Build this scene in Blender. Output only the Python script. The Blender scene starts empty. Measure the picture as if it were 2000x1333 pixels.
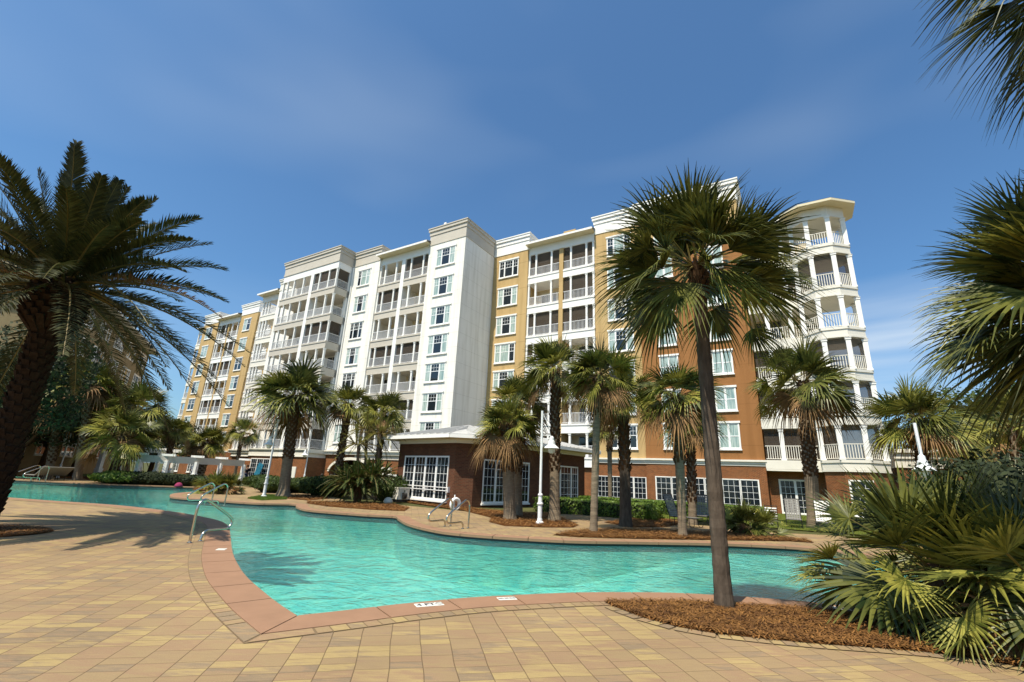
import bpy, bmesh, math, random
from math import sin, cos, pi, radians, hypot, atan2
from mathutils import Vector, Matrix, noise
from mathutils.geometry import tessellate_polygon
random.seed(7)
V = Vector
# ------------------------------------------------------------------ camera
FPX, PITCH, ROLL, CAMZ = 892.662, 0.292065825, 0.0457008916, 1.6
fw = V((0, cos(PITCH), sin(PITCH))); rt0 = V((1, 0, 0)); up0 = rt0.cross(fw)
RT = rt0*cos(ROLL)+up0*sin(ROLL); UP = -rt0*sin(ROLL)+up0*cos(ROLL)
sc = bpy.context.scene
cam = bpy.data.objects.new('camera', bpy.data.cameras.new('camera'))
sc.collection.objects.link(cam); sc.camera = cam
cam.data.lens = FPX/2000*36; cam.data.sensor_width = 36; cam.data.clip_end = 3000
cam.matrix_world = Matrix(((RT.x, UP.x, -fw.x, 0), (RT.y, UP.y, -fw.y, 0), (RT.z, UP.z, -fw.z, CAMZ), (0, 0, 0, 1)))
# ------------------------------------------------------------------ light
SUNH = V((-.598, -.8016, 0)); SUN_EL = radians(61)
sund = V((SUNH.x*cos(SUN_EL), SUNH.y*cos(SUN_EL), sin(SUN_EL)))
sun = bpy.data.objects.new('sun', bpy.data.lights.new('sun', 'SUN')); sc.collection.objects.link(sun)
sun.data.energy = 5.0; sun.data.angle = radians(.5); sun.data.color = (1, .91, .76)
sun.rotation_euler = (-sund).to_track_quat('-Z', 'Y').to_euler()
w = bpy.data.worlds.new('World'); sc.world = w; w.use_nodes = True
nt = w.node_tree; nt.nodes.clear()
def N(nt, t, **k):
    n = nt.nodes.new(t)
    for a, b in k.items():
        if a.startswith('i_'):
            n.inputs[int(a[2:]) if a[2:].isdigit() else a[2:].replace('_', ' ')].default_value = b
        else: setattr(n, a, b)
    return n
sky = N(nt, 'ShaderNodeTexSky', sky_type='NISHITA', sun_disc=False)
sky.sun_elevation = SUN_EL; sky.sun_rotation = atan2(SUNH.x, SUNH.y); sky.ozone_density = 3.0; sky.air_density = 1.0; sky.dust_density = 1.8
tc = N(nt, 'ShaderNodeTexCoord')
mp = N(nt, 'ShaderNodeMapping'); mp.inputs['Scale'].default_value = (1.1, 1.1, 3.2)
nz = N(nt, 'ShaderNodeTexNoise', i_Scale=1.0, i_Detail=2.5, i_Roughness=.55)
rp = N(nt, 'ShaderNodeValToRGB'); rp.color_ramp.elements[0].position = .47; rp.color_ramp.elements[1].position = .82
rp.color_ramp.elements[1].color = (.24, .24, .24, 1)
# low streaky cirrus near the horizon
mp2 = N(nt, 'ShaderNodeMapping'); mp2.inputs['Scale'].default_value = (1.0, 1.0, 12); mp2.inputs['Location'].default_value = (.3, .1, .5)
nz2 = N(nt, 'ShaderNodeTexNoise', i_Scale=1.3, i_Detail=4.0, i_Roughness=.5)
rp2 = N(nt, 'ShaderNodeValToRGB'); rp2.color_ramp.elements[0].position = .34; rp2.color_ramp.elements[1].position = .60
sx = N(nt, 'ShaderNodeSeparateXYZ')
band = N(nt, 'ShaderNodeValToRGB')
e = band.color_ramp.elements; e[0].position = 0.0; e[0].color = (.5,)*3+(1,); e[1].position = .36; e[1].color = (0, 0, 0, 1)
k_ = e.new(.12); k_.color = (.55,)*3+(1,); k_ = e.new(.25); k_.color = (.7,)*3+(1,)
mul = N(nt, 'ShaderNodeMath', operation='MULTIPLY'); add = N(nt, 'ShaderNodeMath', operation='ADD', use_clamp=True)
side = N(nt, 'ShaderNodeMapRange'); side.inputs['From Min'].default_value = .1; side.inputs['From Max'].default_value = .6
side.inputs['To Min'].default_value = .12; side.inputs['To Max'].default_value = 1.0
mul2 = N(nt, 'ShaderNodeMath', operation='MULTIPLY')
mix = N(nt, 'ShaderNodeMixRGB'); mix.inputs[2].default_value = (5.9, 6.6, 7.2, 1)
tint = N(nt, 'ShaderNodeMixRGB', blend_type='MULTIPLY'); tint.inputs[0].default_value = 1; tint.inputs[2].default_value = (.74, 1.09, 1.27, 1)
bg = N(nt, 'ShaderNodeBackground', i_Strength=.104); out = N(nt, 'ShaderNodeOutputWorld')
L = nt.links.new
L(tc.outputs['Generated'], mp.inputs[0]); L(mp.outputs[0], nz.inputs[0]); L(nz.outputs[0], rp.inputs[0])
L(tc.outputs['Generated'], mp2.inputs[0]); L(mp2.outputs[0], nz2.inputs[0]); L(nz2.outputs[0], rp2.inputs[0])
L(tc.outputs['Generated'], sx.inputs[0]); L(sx.outputs['Z'], band.inputs[0]); L(sx.outputs['X'], side.inputs['Value'])
L(rp2.outputs[0], mul.inputs[0]); L(band.outputs[0], mul.inputs[1]); L(mul.outputs[0], mul2.inputs[0]); L(side.outputs[0], mul2.inputs[1])
L(mul2.outputs[0], add.inputs[0]); L(rp.outputs[0], add.inputs[1])
L(add.outputs[0], mix.inputs[0]); L(sky.outputs[0], tint.inputs[1]); L(tint.outputs[0], mix.inputs[1]); L(mix.outputs[0], bg.inputs[0]); L(bg.outputs[0], out.inputs[0])
vs = sc.view_settings; vs.view_transform = 'Standard'; vs.look = 'None'; vs.exposure = 0.38; vs.gamma = 1
sc.cycles.max_bounces = 8; sc.cycles.transparent_max_bounces = 16; sc.cycles.caustics_reflective = False; sc.cycles.caustics_refractive = False

# ------------------------------------------------------------------ helpers
def ray(px, py):
    return RT*((px-1000)/FPX) - UP*((py-666.5)/FPX) + fw
def g(px, py, z=0):                     # the spot on the ground seen at a place of the photograph
    d = ray(px, py); t = (z-CAMZ)/d.z
    return V((d.x*t, d.y*t, z))
def at(px, py, dist):                   # the point at a horizontal distance
    d = ray(px, py); t = dist/hypot(d.x, d.y)
    return V((d.x*t, d.y*t, d.z*t+CAMZ))
def gd(px, py, dist):
    p = at(px, py, dist); return V((p.x, p.y, 0))
col = sc.collection
def tag(o, label=None, cat=None, group=None, kind=None):
    if label: o['label'] = label
    if cat: o['category'] = cat
    if group: o['group'] = group
    if kind: o['kind'] = kind
    return o
def empty(name, loc=(0, 0, 0), rz=0, parent=None):
    o = bpy.data.objects.new(name, None); o.location = loc; o.rotation_euler = (0, 0, rz); o.empty_display_size = .2
    col.objects.link(o)
    if parent: o.parent = parent
    return o
class MB:
    def __init__(s): s.v = []; s.f = []; s.m = []; s.c = []; s.rand = False
    def quad(s, a, b, c, d, m=0):
        n = len(s.v); s.v += [tuple(a), tuple(b), tuple(c), tuple(d)]; s.f.append((n, n+1, n+2, n+3)); s.m.append(m)
    def box(s, x0, x1, y0, y1, z0, z1, m=0):
        n = len(s.v)
        s.v += [(x0, y0, z0), (x1, y0, z0), (x1, y1, z0), (x0, y1, z0), (x0, y0, z1), (x1, y0, z1), (x1, y1, z1), (x0, y1, z1)]
        for q in ((0, 3, 2, 1), (4, 5, 6, 7), (0, 1, 5, 4), (1, 2, 6, 5), (2, 3, 7, 6), (3, 0, 4, 7)):
            s.f.append(tuple(n+i for i in q)); s.m.append(m)
        return s
    def bar(s, a, b, w, h=None, m=0, upv=V((0, 0, 1))):
        a = V(a); b = V(b); d = (b-a).normalized(); h = h or w
        sd = d.cross(upv)
        if sd.length < 1e-4: sd = d.cross(V((0, 1, 0)))
        sd.normalize(); u = sd.cross(d)
        n = len(s.v)
        for p in (a, b):
            for i, j in ((-1, -1), (1, -1), (1, 1), (-1, 1)): s.v.append(tuple(p+sd*(w/2*i)+u*(h/2*j)))
        for q in ((0, 1, 2, 3), (7, 6, 5, 4), (0, 4, 5, 1), (1, 5, 6, 2), (2, 6, 7, 3), (3, 7, 4, 0)):
            s.f.append(tuple(n+i for i in q)); s.m.append(m)
        return s
    def tube(s, pts, r, seg=10, m=0, cap=True):
        pts = [V(p) for p in pts]; rs = r if isinstance(r, (list, tuple)) else [r]*len(pts)
        n0 = len(s.v); prev = None
        for i, p in enumerate(pts):
            d = (pts[min(i+1, len(pts)-1)]-pts[max(i-1, 0)]).normalized()
            if prev is None:
                sd = d.cross(V((0, 1, 0)) if abs(d.y) < .9 else V((1, 0, 0))).normalized()
            else:
                sd = (prev-d*prev.dot(d)).normalized()
            prev = sd; u = d.cross(sd)
            for k in range(seg):
                a = 2*pi*k/seg; s.v.append(tuple(p+(sd*cos(a)+u*sin(a))*rs[i]))
        for i in range(len(pts)-1):
            for k in range(seg):
                a = n0+i*seg+k; b = n0+i*seg+(k+1) % seg
                s.f.append((a, b, b+seg, a+seg)); s.m.append(m)
        if cap:
            s.f.append(tuple(n0+k for k in range(seg))[::-1]); s.m.append(m)
            e = n0+(len(pts)-1)*seg; s.f.append(tuple(e+k for k in range(seg))); s.m.append(m)
        return s
    def lathe(s, c, prof, seg=16, m=0):
        c = V(c); return s.tube([c+V((0, 0, z+i*1e-5)) for i, (r, z) in enumerate(prof)], [r for r, z in prof], seg, m)
    def prism(s, poly, z0, z1, m=0, axis='z'):
        f = (lambda p, t: (p[0], p[1], t)) if axis == 'z' else (lambda p, t: (p[0], t, p[1]))
        n = len(s.v); k = len(poly)
        s.v += [f(p, z0) for p in poly]+[f(p, z1) for p in poly]
        for t in tessellate_polygon([[V((p[0], p[1], 0)) for p in poly]]):
            s.f.append((n+t[0], n+t[1], n+t[2])); s.m.append(m)
            s.f.append((n+k+t[2], n+k+t[1], n+k+t[0])); s.m.append(m)
        for i in range(k):
            j = (i+1) % k; s.f.append((n+i, n+j, n+k+j, n+k+i)); s.m.append(m)
        return s
    def build(s, name, mats, parent=None, smooth=False, fix=False, loc=None):
        me = bpy.data.meshes.new(name); me.from_pydata(s.v, [], s.f)
        if not isinstance(mats, (list, tuple)): mats = [mats]
        for mt in mats: me.materials.append(mt)
        if len(mats) > 1: me.polygons.foreach_set('material_index', s.m)
        if smooth: me.polygons.foreach_set('use_smooth', [True]*len(me.polygons))
        if s.rand:
            ca = me.color_attributes.new('rnd', 'FLOAT_COLOR', 'CORNER'); i = 0
            for p in me.polygons:
                r = random.random(); q = random.random()
                for _ in p.loop_indices: ca.data[i].color = (r, q, 0, 1); i += 1
        if fix:
            bm = bmesh.new(); bm.from_mesh(me); bmesh.ops.recalc_face_normals(bm, faces=bm.faces); bm.to_mesh(me); bm.free()
        me.update()
        o = bpy.data.objects.new(name, me); col.objects.link(o)
        if parent: o.parent = parent
        if loc is not None: o.location = loc
        return o
# ------------------------------------------------------------------ materials
def mat(name, base, rough=.7, spec=.4, noise_amt=0., nscale=6., bump=0., bscale=40., metal=0., base2=None, coord='Object', stretch=(1, 1, 1)):
    m = bpy.data.materials.new(name); m.use_nodes = True; t = m.node_tree; b = t.nodes['Principled BSDF']; L = t.links.new
    b.inputs['Base Color'].default_value = (*base, 1); b.inputs['Roughness'].default_value = rough
    b.inputs['Specular IOR Level'].default_value = spec; b.inputs['Metallic'].default_value = metal
    co = N(t, 'ShaderNodeTexCoord'); mpp = N(t, 'ShaderNodeMapping'); mpp.inputs['Scale'].default_value = stretch
    L(co.outputs[coord], mpp.inputs[0])
    if noise_amt or base2:
        n1 = N(t, 'ShaderNodeTexNoise', i_Scale=nscale, i_Detail=6.0, i_Roughness=.6); L(mpp.outputs[0], n1.inputs[0])
        r = N(t, 'ShaderNodeValToRGB'); r.color_ramp.elements[0].position = .3; r.color_ramp.elements[1].position = .7
        b2 = base2 or tuple(c*(1-noise_amt) for c in base)
        r.color_ramp.elements[0].color = (*b2, 1); r.color_ramp.elements[1].color = (*base, 1)
        L(n1.outputs[0], r.inputs[0]); L(r.outputs[0], b.inputs['Base Color'])
    if bump:
        n2 = N(t, 'ShaderNodeTexNoise', i_Scale=bscale, i_Detail=4.0); L(mpp.outputs[0], n2.inputs[0])
        bp = N(t, 'ShaderNodeBump', i_Strength=bump, i_Distance=.02); L(n2.outputs[0], bp.inputs['Height']); L(bp.outputs[0], b.inputs['Normal'])
    return m
M = {}
M['white'] = mat('white_paint', (.85, .83, .78), .6, .3, .07, .8, .15, 30)
M['beige'] = mat('beige_trim', (.55, .50, .42), .7, .3, .08, 1.2, .1, 30)
M['cream'] = mat('cream_trim', (.78, .74, .64), .6, .3, .08, 2., .1, 30)
M['soffit'] = mat('soffit', (.72, .64, .45), .8, .2, .05, 2.)
M['interior'] = mat('balcony_wall', (.72, .60, .40), .9, .1, .08, 1.)
M['dark'] = mat('dark_interior', (.03, .028, .025), .8, .2)
M['screenframe'] = mat('bronze', (.05, .04, .035), .5, .4)
M['roofmetal'] = mat('roof_metal', (.56, .545, .51), .5, .5, .12, 1.5, metal=.15)
M['railwhite'] = mat('rail_white', (.74, .73, .72), .5, .4, .05, 3.)
M['steel'] = mat('brushed_steel', (.66, .60, .50), .22, .5, .12, 14., metal=1.)
M['lampwhite'] = mat('lamp_white', (.80, .81, .80), .35, .5, .05, 5.)
M['lampglass'] = mat('lamp_glass', (.75, .75, .65), .15, .6, .1, 20.)
M['whitelite'] = mat('white_gloss', (.85, .85, .83), .4, .5, .04, 5.)
M['black'] = mat('black_metal', (.02, .018, .016), .45, .5, .2, 20.)
M['strap'] = mat('grey_strap', (.22, .21, .19), .6, .4, .15, 9.)
M['strapwhite'] = mat('white_strap', (.78, .77, .72), .6, .4, .1, 9.)
M['glass'] = mat('window_glass', (.012, .018, .024), .04, .7)
M['skin'] = mat('skin', (.45, .27, .19), .6, .3, .05, 30.)
def stucco(name, c, siding=0.):
    m = mat(name, c, .85, .2, .07, .35, .25, 55); t = m.node_tree; b = t.nodes['Principled BSDF']
    # thin horizontal control joints and faint rain streaks
    co = N(t, 'ShaderNodeTexCoord'); s = N(t, 'ShaderNodeSeparateXYZ'); t.links.new(co.outputs['Object'], s.inputs[0])
    d = N(t, 'ShaderNodeMath', operation='DIVIDE'); d.inputs[1].default_value = siding or 1.55
    fr = N(t, 'ShaderNodeMath', operation='FRACT'); lt = N(t, 'ShaderNodeMath', operation='LESS_THAN'); lt.inputs[1].default_value = .022
    t.links.new(s.outputs['Z'], d.inputs[0]); t.links.new(d.outputs[0], fr.inputs[0]); t.links.new(fr.outputs[0], lt.inputs[0])
    mx = N(t, 'ShaderNodeMixRGB', blend_type='MULTIPLY'); mx.inputs[2].default_value = (.80, .79, .77, 1)
    t.links.new(lt.outputs[0], mx.inputs[0]); src = b.inputs['Base Color'].links[0].from_socket
    mpp = N(t, 'ShaderNodeMapping'); mpp.inputs['Scale'].default_value = (1.6, 1.6, .12); t.links.new(co.outputs['Object'], mpp.inputs[0])
    st = N(t, 'ShaderNodeTexNoise', i_Scale=1.4, i_Detail=5.0); t.links.new(mpp.outputs[0], st.inputs[0])
    rr = N(t, 'ShaderNodeValToRGB'); rr.color_ramp.elements[0].position = .3; rr.color_ramp.elements[0].color = (.84, .83, .80, 1); rr.color_ramp.elements[1].position = .55
    t.links.new(st.outputs[0], rr.inputs[0])
    m2 = N(t, 'ShaderNodeMixRGB', blend_type='MULTIPLY'); m2.inputs[0].default_value = 1
    t.links.new(src, mx.inputs[1]); t.links.new(mx.outputs[0], m2.inputs[1]); t.links.new(rr.outputs[0], m2.inputs[2]); t.links.new(m2.outputs[0], b.inputs['Base Color'])
    return m
M['stwhite'] = stucco('white_stucco', (.87, .84, .77))
M['sttan'] = stucco('tan_stucco', (.53, .365, .165), 3.1)
M['stbrown'] = stucco('brown_stucco', (.32, .145, .05), 1.6)
M['stfar'] = stucco('beige_stucco', (.30, .225, .12), 3.1)
def brick_mat(name, c1, c2, mortar):
    m = bpy.data.materials.new(name); m.use_nodes = True; t = m.node_tree; b = t.nodes['Principled BSDF']; L = t.links.new
    co = N(t, 'ShaderNodeTexCoord'); cr = N(t, 'ShaderNodeVectorMath', operation='CROSS_PRODUCT'); cr.inputs[0].default_value = (0, 0, 1)
    L(co.outputs['Normal'], cr.inputs[1]); dt = N(t, 'ShaderNodeVectorMath', operation='DOT_PRODUCT')
    L(cr.outputs[0], dt.inputs[0]); L(co.outputs['Object'], dt.inputs[1])
    s = N(t, 'ShaderNodeSeparateXYZ'); L(co.outputs['Object'], s.inputs[0])
    cb = N(t, 'ShaderNodeCombineXYZ'); L(dt.outputs['Value'], cb.inputs[0]); L(s.outputs['Z'], cb.inputs[1])
    br = N(t, 'ShaderNodeTexBrick'); L(cb.outputs[0], br.inputs['Vector'])
    br.inputs['Color1'].default_value = (*c1, 1); br.inputs['Color2'].default_value = (*c2, 1); br.inputs['Mortar'].default_value = (*mortar, 1)
    br.inputs['Scale'].default_value = 1; br.inputs['Mortar Size'].default_value = .009; br.inputs['Brick Width'].default_value = .22; br.inputs['Row Height'].default_value = .078; br.inputs['Bias'].default_value = -.1
    nz = N(t, 'ShaderNodeTexNoise', i_Scale=1.1, i_Detail=6.0); L(co.outputs['Object'], nz.inputs[0])
    mx = N(t, 'ShaderNodeMixRGB', blend_type='MULTIPLY'); mx.inputs[0].default_value = .45
    r = N(t, 'ShaderNodeValToRGB'); r.color_ramp.elements[0].position = .3; r.color_ramp.elements[0].color = (.45, .45, .45, 1); r.color_ramp.elements[1].position = .7
    L(nz.outputs[0], r.inputs[0]); L(br.outputs[0], mx.inputs[1]); L(r.outputs[0], mx.inputs[2]); L(mx.outputs[0], b.inputs['Base Color'])
    bp = N(t, 'ShaderNodeBump', i_Strength=.5, i_Distance=.01); bp.invert = True; L(br.outputs['Fac'], bp.inputs['Height']); L(bp.outputs[0], b.inputs['Normal'])
    b.inputs['Roughness'].default_value = .9; b.inputs['Specular IOR Level'].default_value = .2
    return m
M['brick'] = brick_mat('brick', (.27, .085, .028), (.16, .05, .02), (.33, .22, .11))
M['brickpav'] = brick_mat('brick_dark', (.15, .055, .028), (.09, .034, .02), (.15, .095, .055))
def curtain_mat():
    m = mat('curtained_glass', (.36, .47, .42), .08, .8); t = m.node_tree; b = t.nodes['Principled BSDF']
    co = N(t, 'ShaderNodeTexCoord'); mp_ = N(t, 'ShaderNodeMapping'); mp_.inputs['Scale'].default_value = (1, 1, .06); t.links.new(co.outputs['Object'], mp_.inputs[0])
    wv = N(t, 'ShaderNodeTexNoise', i_Scale=14.0, i_Detail=2.0); t.links.new(mp_.outputs[0], wv.inputs[0])
    r = N(t, 'ShaderNodeValToRGB'); r.color_ramp.elements[0].position = .35; r.color_ramp.elements[0].color = (.20, .30, .28, 1); r.color_ramp.elements[1].position = .65; r.color_ramp.elements[1].color = (.48, .56, .50, 1)
    t.links.new(wv.outputs[0], r.inputs[0]); t.links.new(r.outputs[0], b.inputs['Base Color']); return m
M['curtain'] = curtain_mat()
def screen_mat():
    m = bpy.data.materials.new('insect_screen'); m.use_nodes = True; t = m.node_tree; b = t.nodes['Principled BSDF']
    b.inputs['Base Color'].default_value = (.05, .035, .022, 1); b.inputs['Roughness'].default_value = .8
    tr = N(t, 'ShaderNodeBsdfTransparent'); mx = N(t, 'ShaderNodeMixShader', i_0=.74)
    t.links.new(tr.outputs[0], mx.inputs[1]); t.links.new(b.outputs[0], mx.inputs[2]); t.links.new(mx.outputs[0], t.nodes['Material Output'].inputs[0]); return m
M['screen'] = screen_mat()
def leaf_mat(name, c, c2, rough=.42, trans=.28):
    m = bpy.data.materials.new(name); m.use_nodes = True; t = m.node_tree; b = t.nodes['Principled BSDF']; L = t.links.new
    b.inputs['Roughness'].default_value = rough; b.inputs['Specular IOR Level'].default_value = .32
    ge = N(t, 'ShaderNodeNewGeometry'); nz = N(t, 'ShaderNodeTexNoise', i_Scale=3.0, i_Detail=3.0); co = N(t, 'ShaderNodeTexCoord'); L(co.outputs['Object'], nz.inputs[0])
    ad = N(t, 'ShaderNodeMath', operation='ADD'); ml = N(t, 'ShaderNodeMath', operation='MULTIPLY'); ml.inputs[1].default_value = .55
    L(ge.outputs['Random Per Island'], ml.inputs[0]); L(ml.outputs[0], ad.inputs[0]); L(nz.outputs[0], ad.inputs[1])
    r = N(t, 'ShaderNodeValToRGB'); r.color_ramp.elements[0].position = .45; r.color_ramp.elements[1].position = 1.0
    r.color_ramp.elements[0].color = (*c, 1); r.color_ramp.elements[1].color = (*c2, 1)
    L(ad.outputs[0], r.inputs[0]); L(r.outputs[0], b.inputs['Base Color'])
    tl = N(t, 'ShaderNodeBsdfTranslucent'); L(r.outputs[0], tl.inputs[0]); mx = N(t, 'ShaderNodeMixShader', i_0=trans)
    L(b.outputs[0], mx.inputs[1]); L(tl.outputs[0], mx.inputs[2]); L(mx.outputs[0], t.nodes['Material Output'].inputs[0]); return m
M['leaf'] = leaf_mat('palm_leaf', (.013, .026, .006), (.14, .145, .03), .42, .16)
M['leaf2'] = leaf_mat('palm_leaf_yellow', (.07, .085, .013), (.30, .28, .055), .42, .18)
M['dead'] = leaf_mat('dead_leaf', (.12, .065, .025), (.26, .15, .06), .8, .15)
M['petiole'] = leaf_mat('petiole', (.09, .085, .02), (.17, .12, .035), .5, 0.)
M['date'] = leaf_mat('date_leaf', (.010, .017, .004), (.055, .056, .014), .6, .15)
M['hedge'] = leaf_mat('hedge_leaf', (.016, .036, .006), (.07, .105, .018), .65)
M['hedgelite'] = leaf_mat('hedge_light', (.06, .12, .015), (.15, .22, .03), .5)
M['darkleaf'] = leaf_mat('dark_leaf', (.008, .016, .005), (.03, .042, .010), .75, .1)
M['boot'] = mat('palm_boot', (.11, .062, .032), .9, .1, .5, 12., .5, 30)
M['bootdark'] = mat('dark_boot', (.045, .028, .018), .95, .05, .5, 12., .5, 30)  # boot colour darkened to imitate a trunk standing in silhouette
M['trunkgrey'] = mat('palm_trunk_grey', (.26, .20, .135), .9, .1, .45, 5., .6, 9, stretch=(1, 1, 5))
M['trunkdark'] = mat('palm_trunk_dark', (.125, .095, .07), .9, .1, .6, 3.5, .8, 10, stretch=(2.5, 2.5, .8))
M['straw'] = leaf_mat('pine_straw', (.075, .03, .008), (.25, .115, .028), .8, 0.)
M['mulch'] = mat('mulch_ground', (.17, .065, .016), .95, .1, .6, 26., 1., 60)
M['grass'] = mat('lawn', (.11, .13, .02), .95, .1, .4, 8., .6, 70)
M['earth'] = mat('earth', (.10, .10, .035), .95, .1, .4, .5)
M['coping'] = mat('coping_stone', (.30, .17, .10), .75, .25, .13, 3.0, .12, 60)
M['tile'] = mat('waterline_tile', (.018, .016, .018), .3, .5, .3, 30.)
M['signwhite'] = mat('tile_white', (.78, .77, .70), .4, .4, .06, 30.)
M['letter'] = mat('letter_black', (.03, .03, .03), .5, .3)
M['blue'] = mat('blue_cloth', (.03, .12, .5), .8, .2, .2, 20.)
M['pink'] = mat('pink_cloth', (.28, .03, .09), .8, .2, .2, 20.)
M['bluepat'] = mat('blue_pattern', (.03, .25, .38), .5, .4, 0, 7., base2=(.01, .03, .06))
def paver_mat(name='pavers', attr=False):
    m = bpy.data.materials.new(name); m.use_nodes = True; t = m.node_tree; b = t.nodes['Principled BSDF']; L = t.links.new
    b.inputs['Roughness'].default_value = .85; b.inputs['Specular IOR Level'].default_value = .2
    co = N(t, 'ShaderNodeTexCoord'); mp_ = N(t, 'ShaderNodeMapping'); mp_.inputs['Rotation'].default_value = (0, 0, radians(-11.5)); L(co.outputs['Object'], mp_.inputs[0])
    def mt(op, a, b_=None, c_=None):
        n = N(t, 'ShaderNodeMath', operation=op)
        for i, x in enumerate((a, b_, c_)):
            if x is None: continue
            if isinstance(x, (int, float)): n.inputs[i].default_value = x
            else: L(x, n.inputs[i])
        return n.outputs[0]
    if not attr:
        s = N(t, 'ShaderNodeSeparateXYZ'); L(mp_.outputs[0], s.inputs[0])
        wob = N(t, 'ShaderNodeTexNoise', i_Scale=1.2, i_Detail=1.0); L(mp_.outputs[0], wob.inputs[0])
        wb = mt('MULTIPLY', mt('SUBTRACT', wob.outputs[0], .5), .05)
        cx = mt('DIVIDE', mt('ADD', s.outputs['X'], wb), .29); ix = mt('FLOOR', cx); fx = mt('FRACT', cx)
        wn0 = N(t, 'ShaderNodeTexWhiteNoise', noise_dimensions='1D'); L(ix, wn0.inputs['W'])
        offs = mt('MULTIPLY', mt('ROUND', mt('MULTIPLY', wn0.outputs['Value'], 3)), .5)
        cy0 = mt('ADD', mt('DIVIDE', mt('ADD', s.outputs['Y'], wb), .29), offs); iy0 = mt('FLOOR', cy0)
        cb = N(t, 'ShaderNodeCombineXYZ'); L(ix, cb.inputs[0]); L(iy0, cb.inputs[1])
        wn = N(t, 'ShaderNodeTexWhiteNoise', noise_dimensions='3D'); L(cb.outputs[0], wn.inputs['Vector'])
        split = mt('ADD', mt('GREATER_THAN', wn.outputs['Value'], .55), 1)
        cy = mt('MULTIPLY', mt('FRACT', cy0), split); iy = mt('FLOOR', cy); fy = mt('FRACT', cy)
        cb2 = N(t, 'ShaderNodeCombineXYZ'); L(ix, cb2.inputs[0]); L(iy0, cb2.inputs[1]); L(iy, cb2.inputs[2])
        wn2 = N(t, 'ShaderNodeTexWhiteNoise', noise_dimensions='3D'); L(cb2.outputs[0], wn2.inputs['Vector'])
        rnd = wn2.outputs['Value']; rndc = wn2.outputs['Color']
        ex = mt('MULTIPLY', mt('MINIMUM', fx, mt('SUBTRACT', 1, fx)), .29)
        ey = mt('DIVIDE', mt('MULTIPLY', mt('MINIMUM', fy, mt('SUBTRACT', 1, fy)), .29), split)
        jnt = mt('SUBTRACT', 1, mt('MINIMUM', mt('MULTIPLY', mt('MINIMUM', mt('MULTIPLY', ex, .7), ey), 230), 1))
    else:
        at_ = N(t, 'ShaderNodeVertexColor', layer_name='rnd'); sp = N(t, 'ShaderNodeSeparateColor'); L(at_.outputs[0], sp.inputs[0]); rnd = sp.outputs[0]
    r = N(t, 'ShaderNodeValToRGB'); e = r.color_ramp.elements
    cols = [(0, (.37, .25, .14)), (.18, (.41, .285, .145)), (.36, (.385, .235, .14)), (.5, (.48, .34, .155)), (.64, (.56, .41, .165)), (.78, (.37, .26, .15)), (.9, (.27, .20, .135)), (1., (.41, .26, .15))]
    e[0].position = 0; e[0].color = (*cols[0][1], 1); e[1].position = 1; e[1].color = (*cols[-1][1], 1)
    for p, c in cols[1:-1]: k = e.new(p); k.color = (*c, 1)
    # colour blends inside each stone
    mp2 = N(t, 'ShaderNodeMapping'); mp2.inputs['Rotation'].default_value = (0, 0, radians(-11.5)); mp2.inputs['Scale'].default_value = (2.2, 9, 1); L(co.outputs['Object'], mp2.inputs[0])
    n1 = N(t, 'ShaderNodeTexNoise', i_Scale=1.3, i_Detail=4.0, i_Roughness=.6); L(mp2.outputs[0], n1.inputs[0])
    v = mt('FRACT', mt('ADD', mt('MULTIPLY', rnd, 1.0), mt('MULTIPLY', mt('SUBTRACT', n1.outputs[0], .5), .85)))
    L(v, r.inputs[0])
    n2 = N(t, 'ShaderNodeTexNoise', i_Scale=90.0, i_Detail=3.0); L(co.outputs['Object'], n2.inputs[0])
    n3 = N(t, 'ShaderNodeTexNoise', i_Scale=.45, i_Detail=4.0); L(co.outputs['Object'], n3.inputs[0])
    sv = mt('MULTIPLY', mt('ADD', mt('MULTIPLY', n2.outputs[0], .35), .83), mt('ADD', mt('MULTIPLY', n3.outputs[0], .44), .44))
    calm = N(t, 'ShaderNodeMixRGB'); calm.inputs[0].default_value = .30; calm.inputs[2].default_value = (.42, .30, .16, 1); L(r.outputs[0], calm.inputs[1])
    mx = N(t, 'ShaderNodeMixRGB', blend_type='MULTIPLY'); mx.inputs[0].default_value = 1; cc = N(t, 'ShaderNodeCombineXYZ')
    for i in range(3): L(sv, cc.inputs[i])
    L(calm.outputs[0], mx.inputs[1]); L(cc.outputs[0], mx.inputs[2])
    bp = N(t, 'ShaderNodeBump', i_Strength=.5, i_Distance=.006)
    if not attr:
        m3 = N(t, 'ShaderNodeMixRGB'); m3.inputs[2].default_value = (.06, .036, .018, 1); L(mt('MULTIPLY', jnt, .85), m3.inputs[0]); L(mx.outputs[0], m3.inputs[1]); L(m3.outputs[0], b.inputs['Base Color'])
        L(mt('SUBTRACT', mt('MULTIPLY', n2.outputs[0], .3), jnt), bp.inputs['Height'])
    else:
        L(mx.outputs[0], b.inputs['Base Color']); L(n2.outputs[0], bp.inputs['Height'])
    L(bp.outputs[0], b.inputs['Normal'])
    return m
M['paver'] = paver_mat(); M['paver2'] = paver_mat('border_pavers', True)
M['joint'] = mat('joint_sand', (.20, .14, .08), .95, .1, .2, 30)
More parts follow.
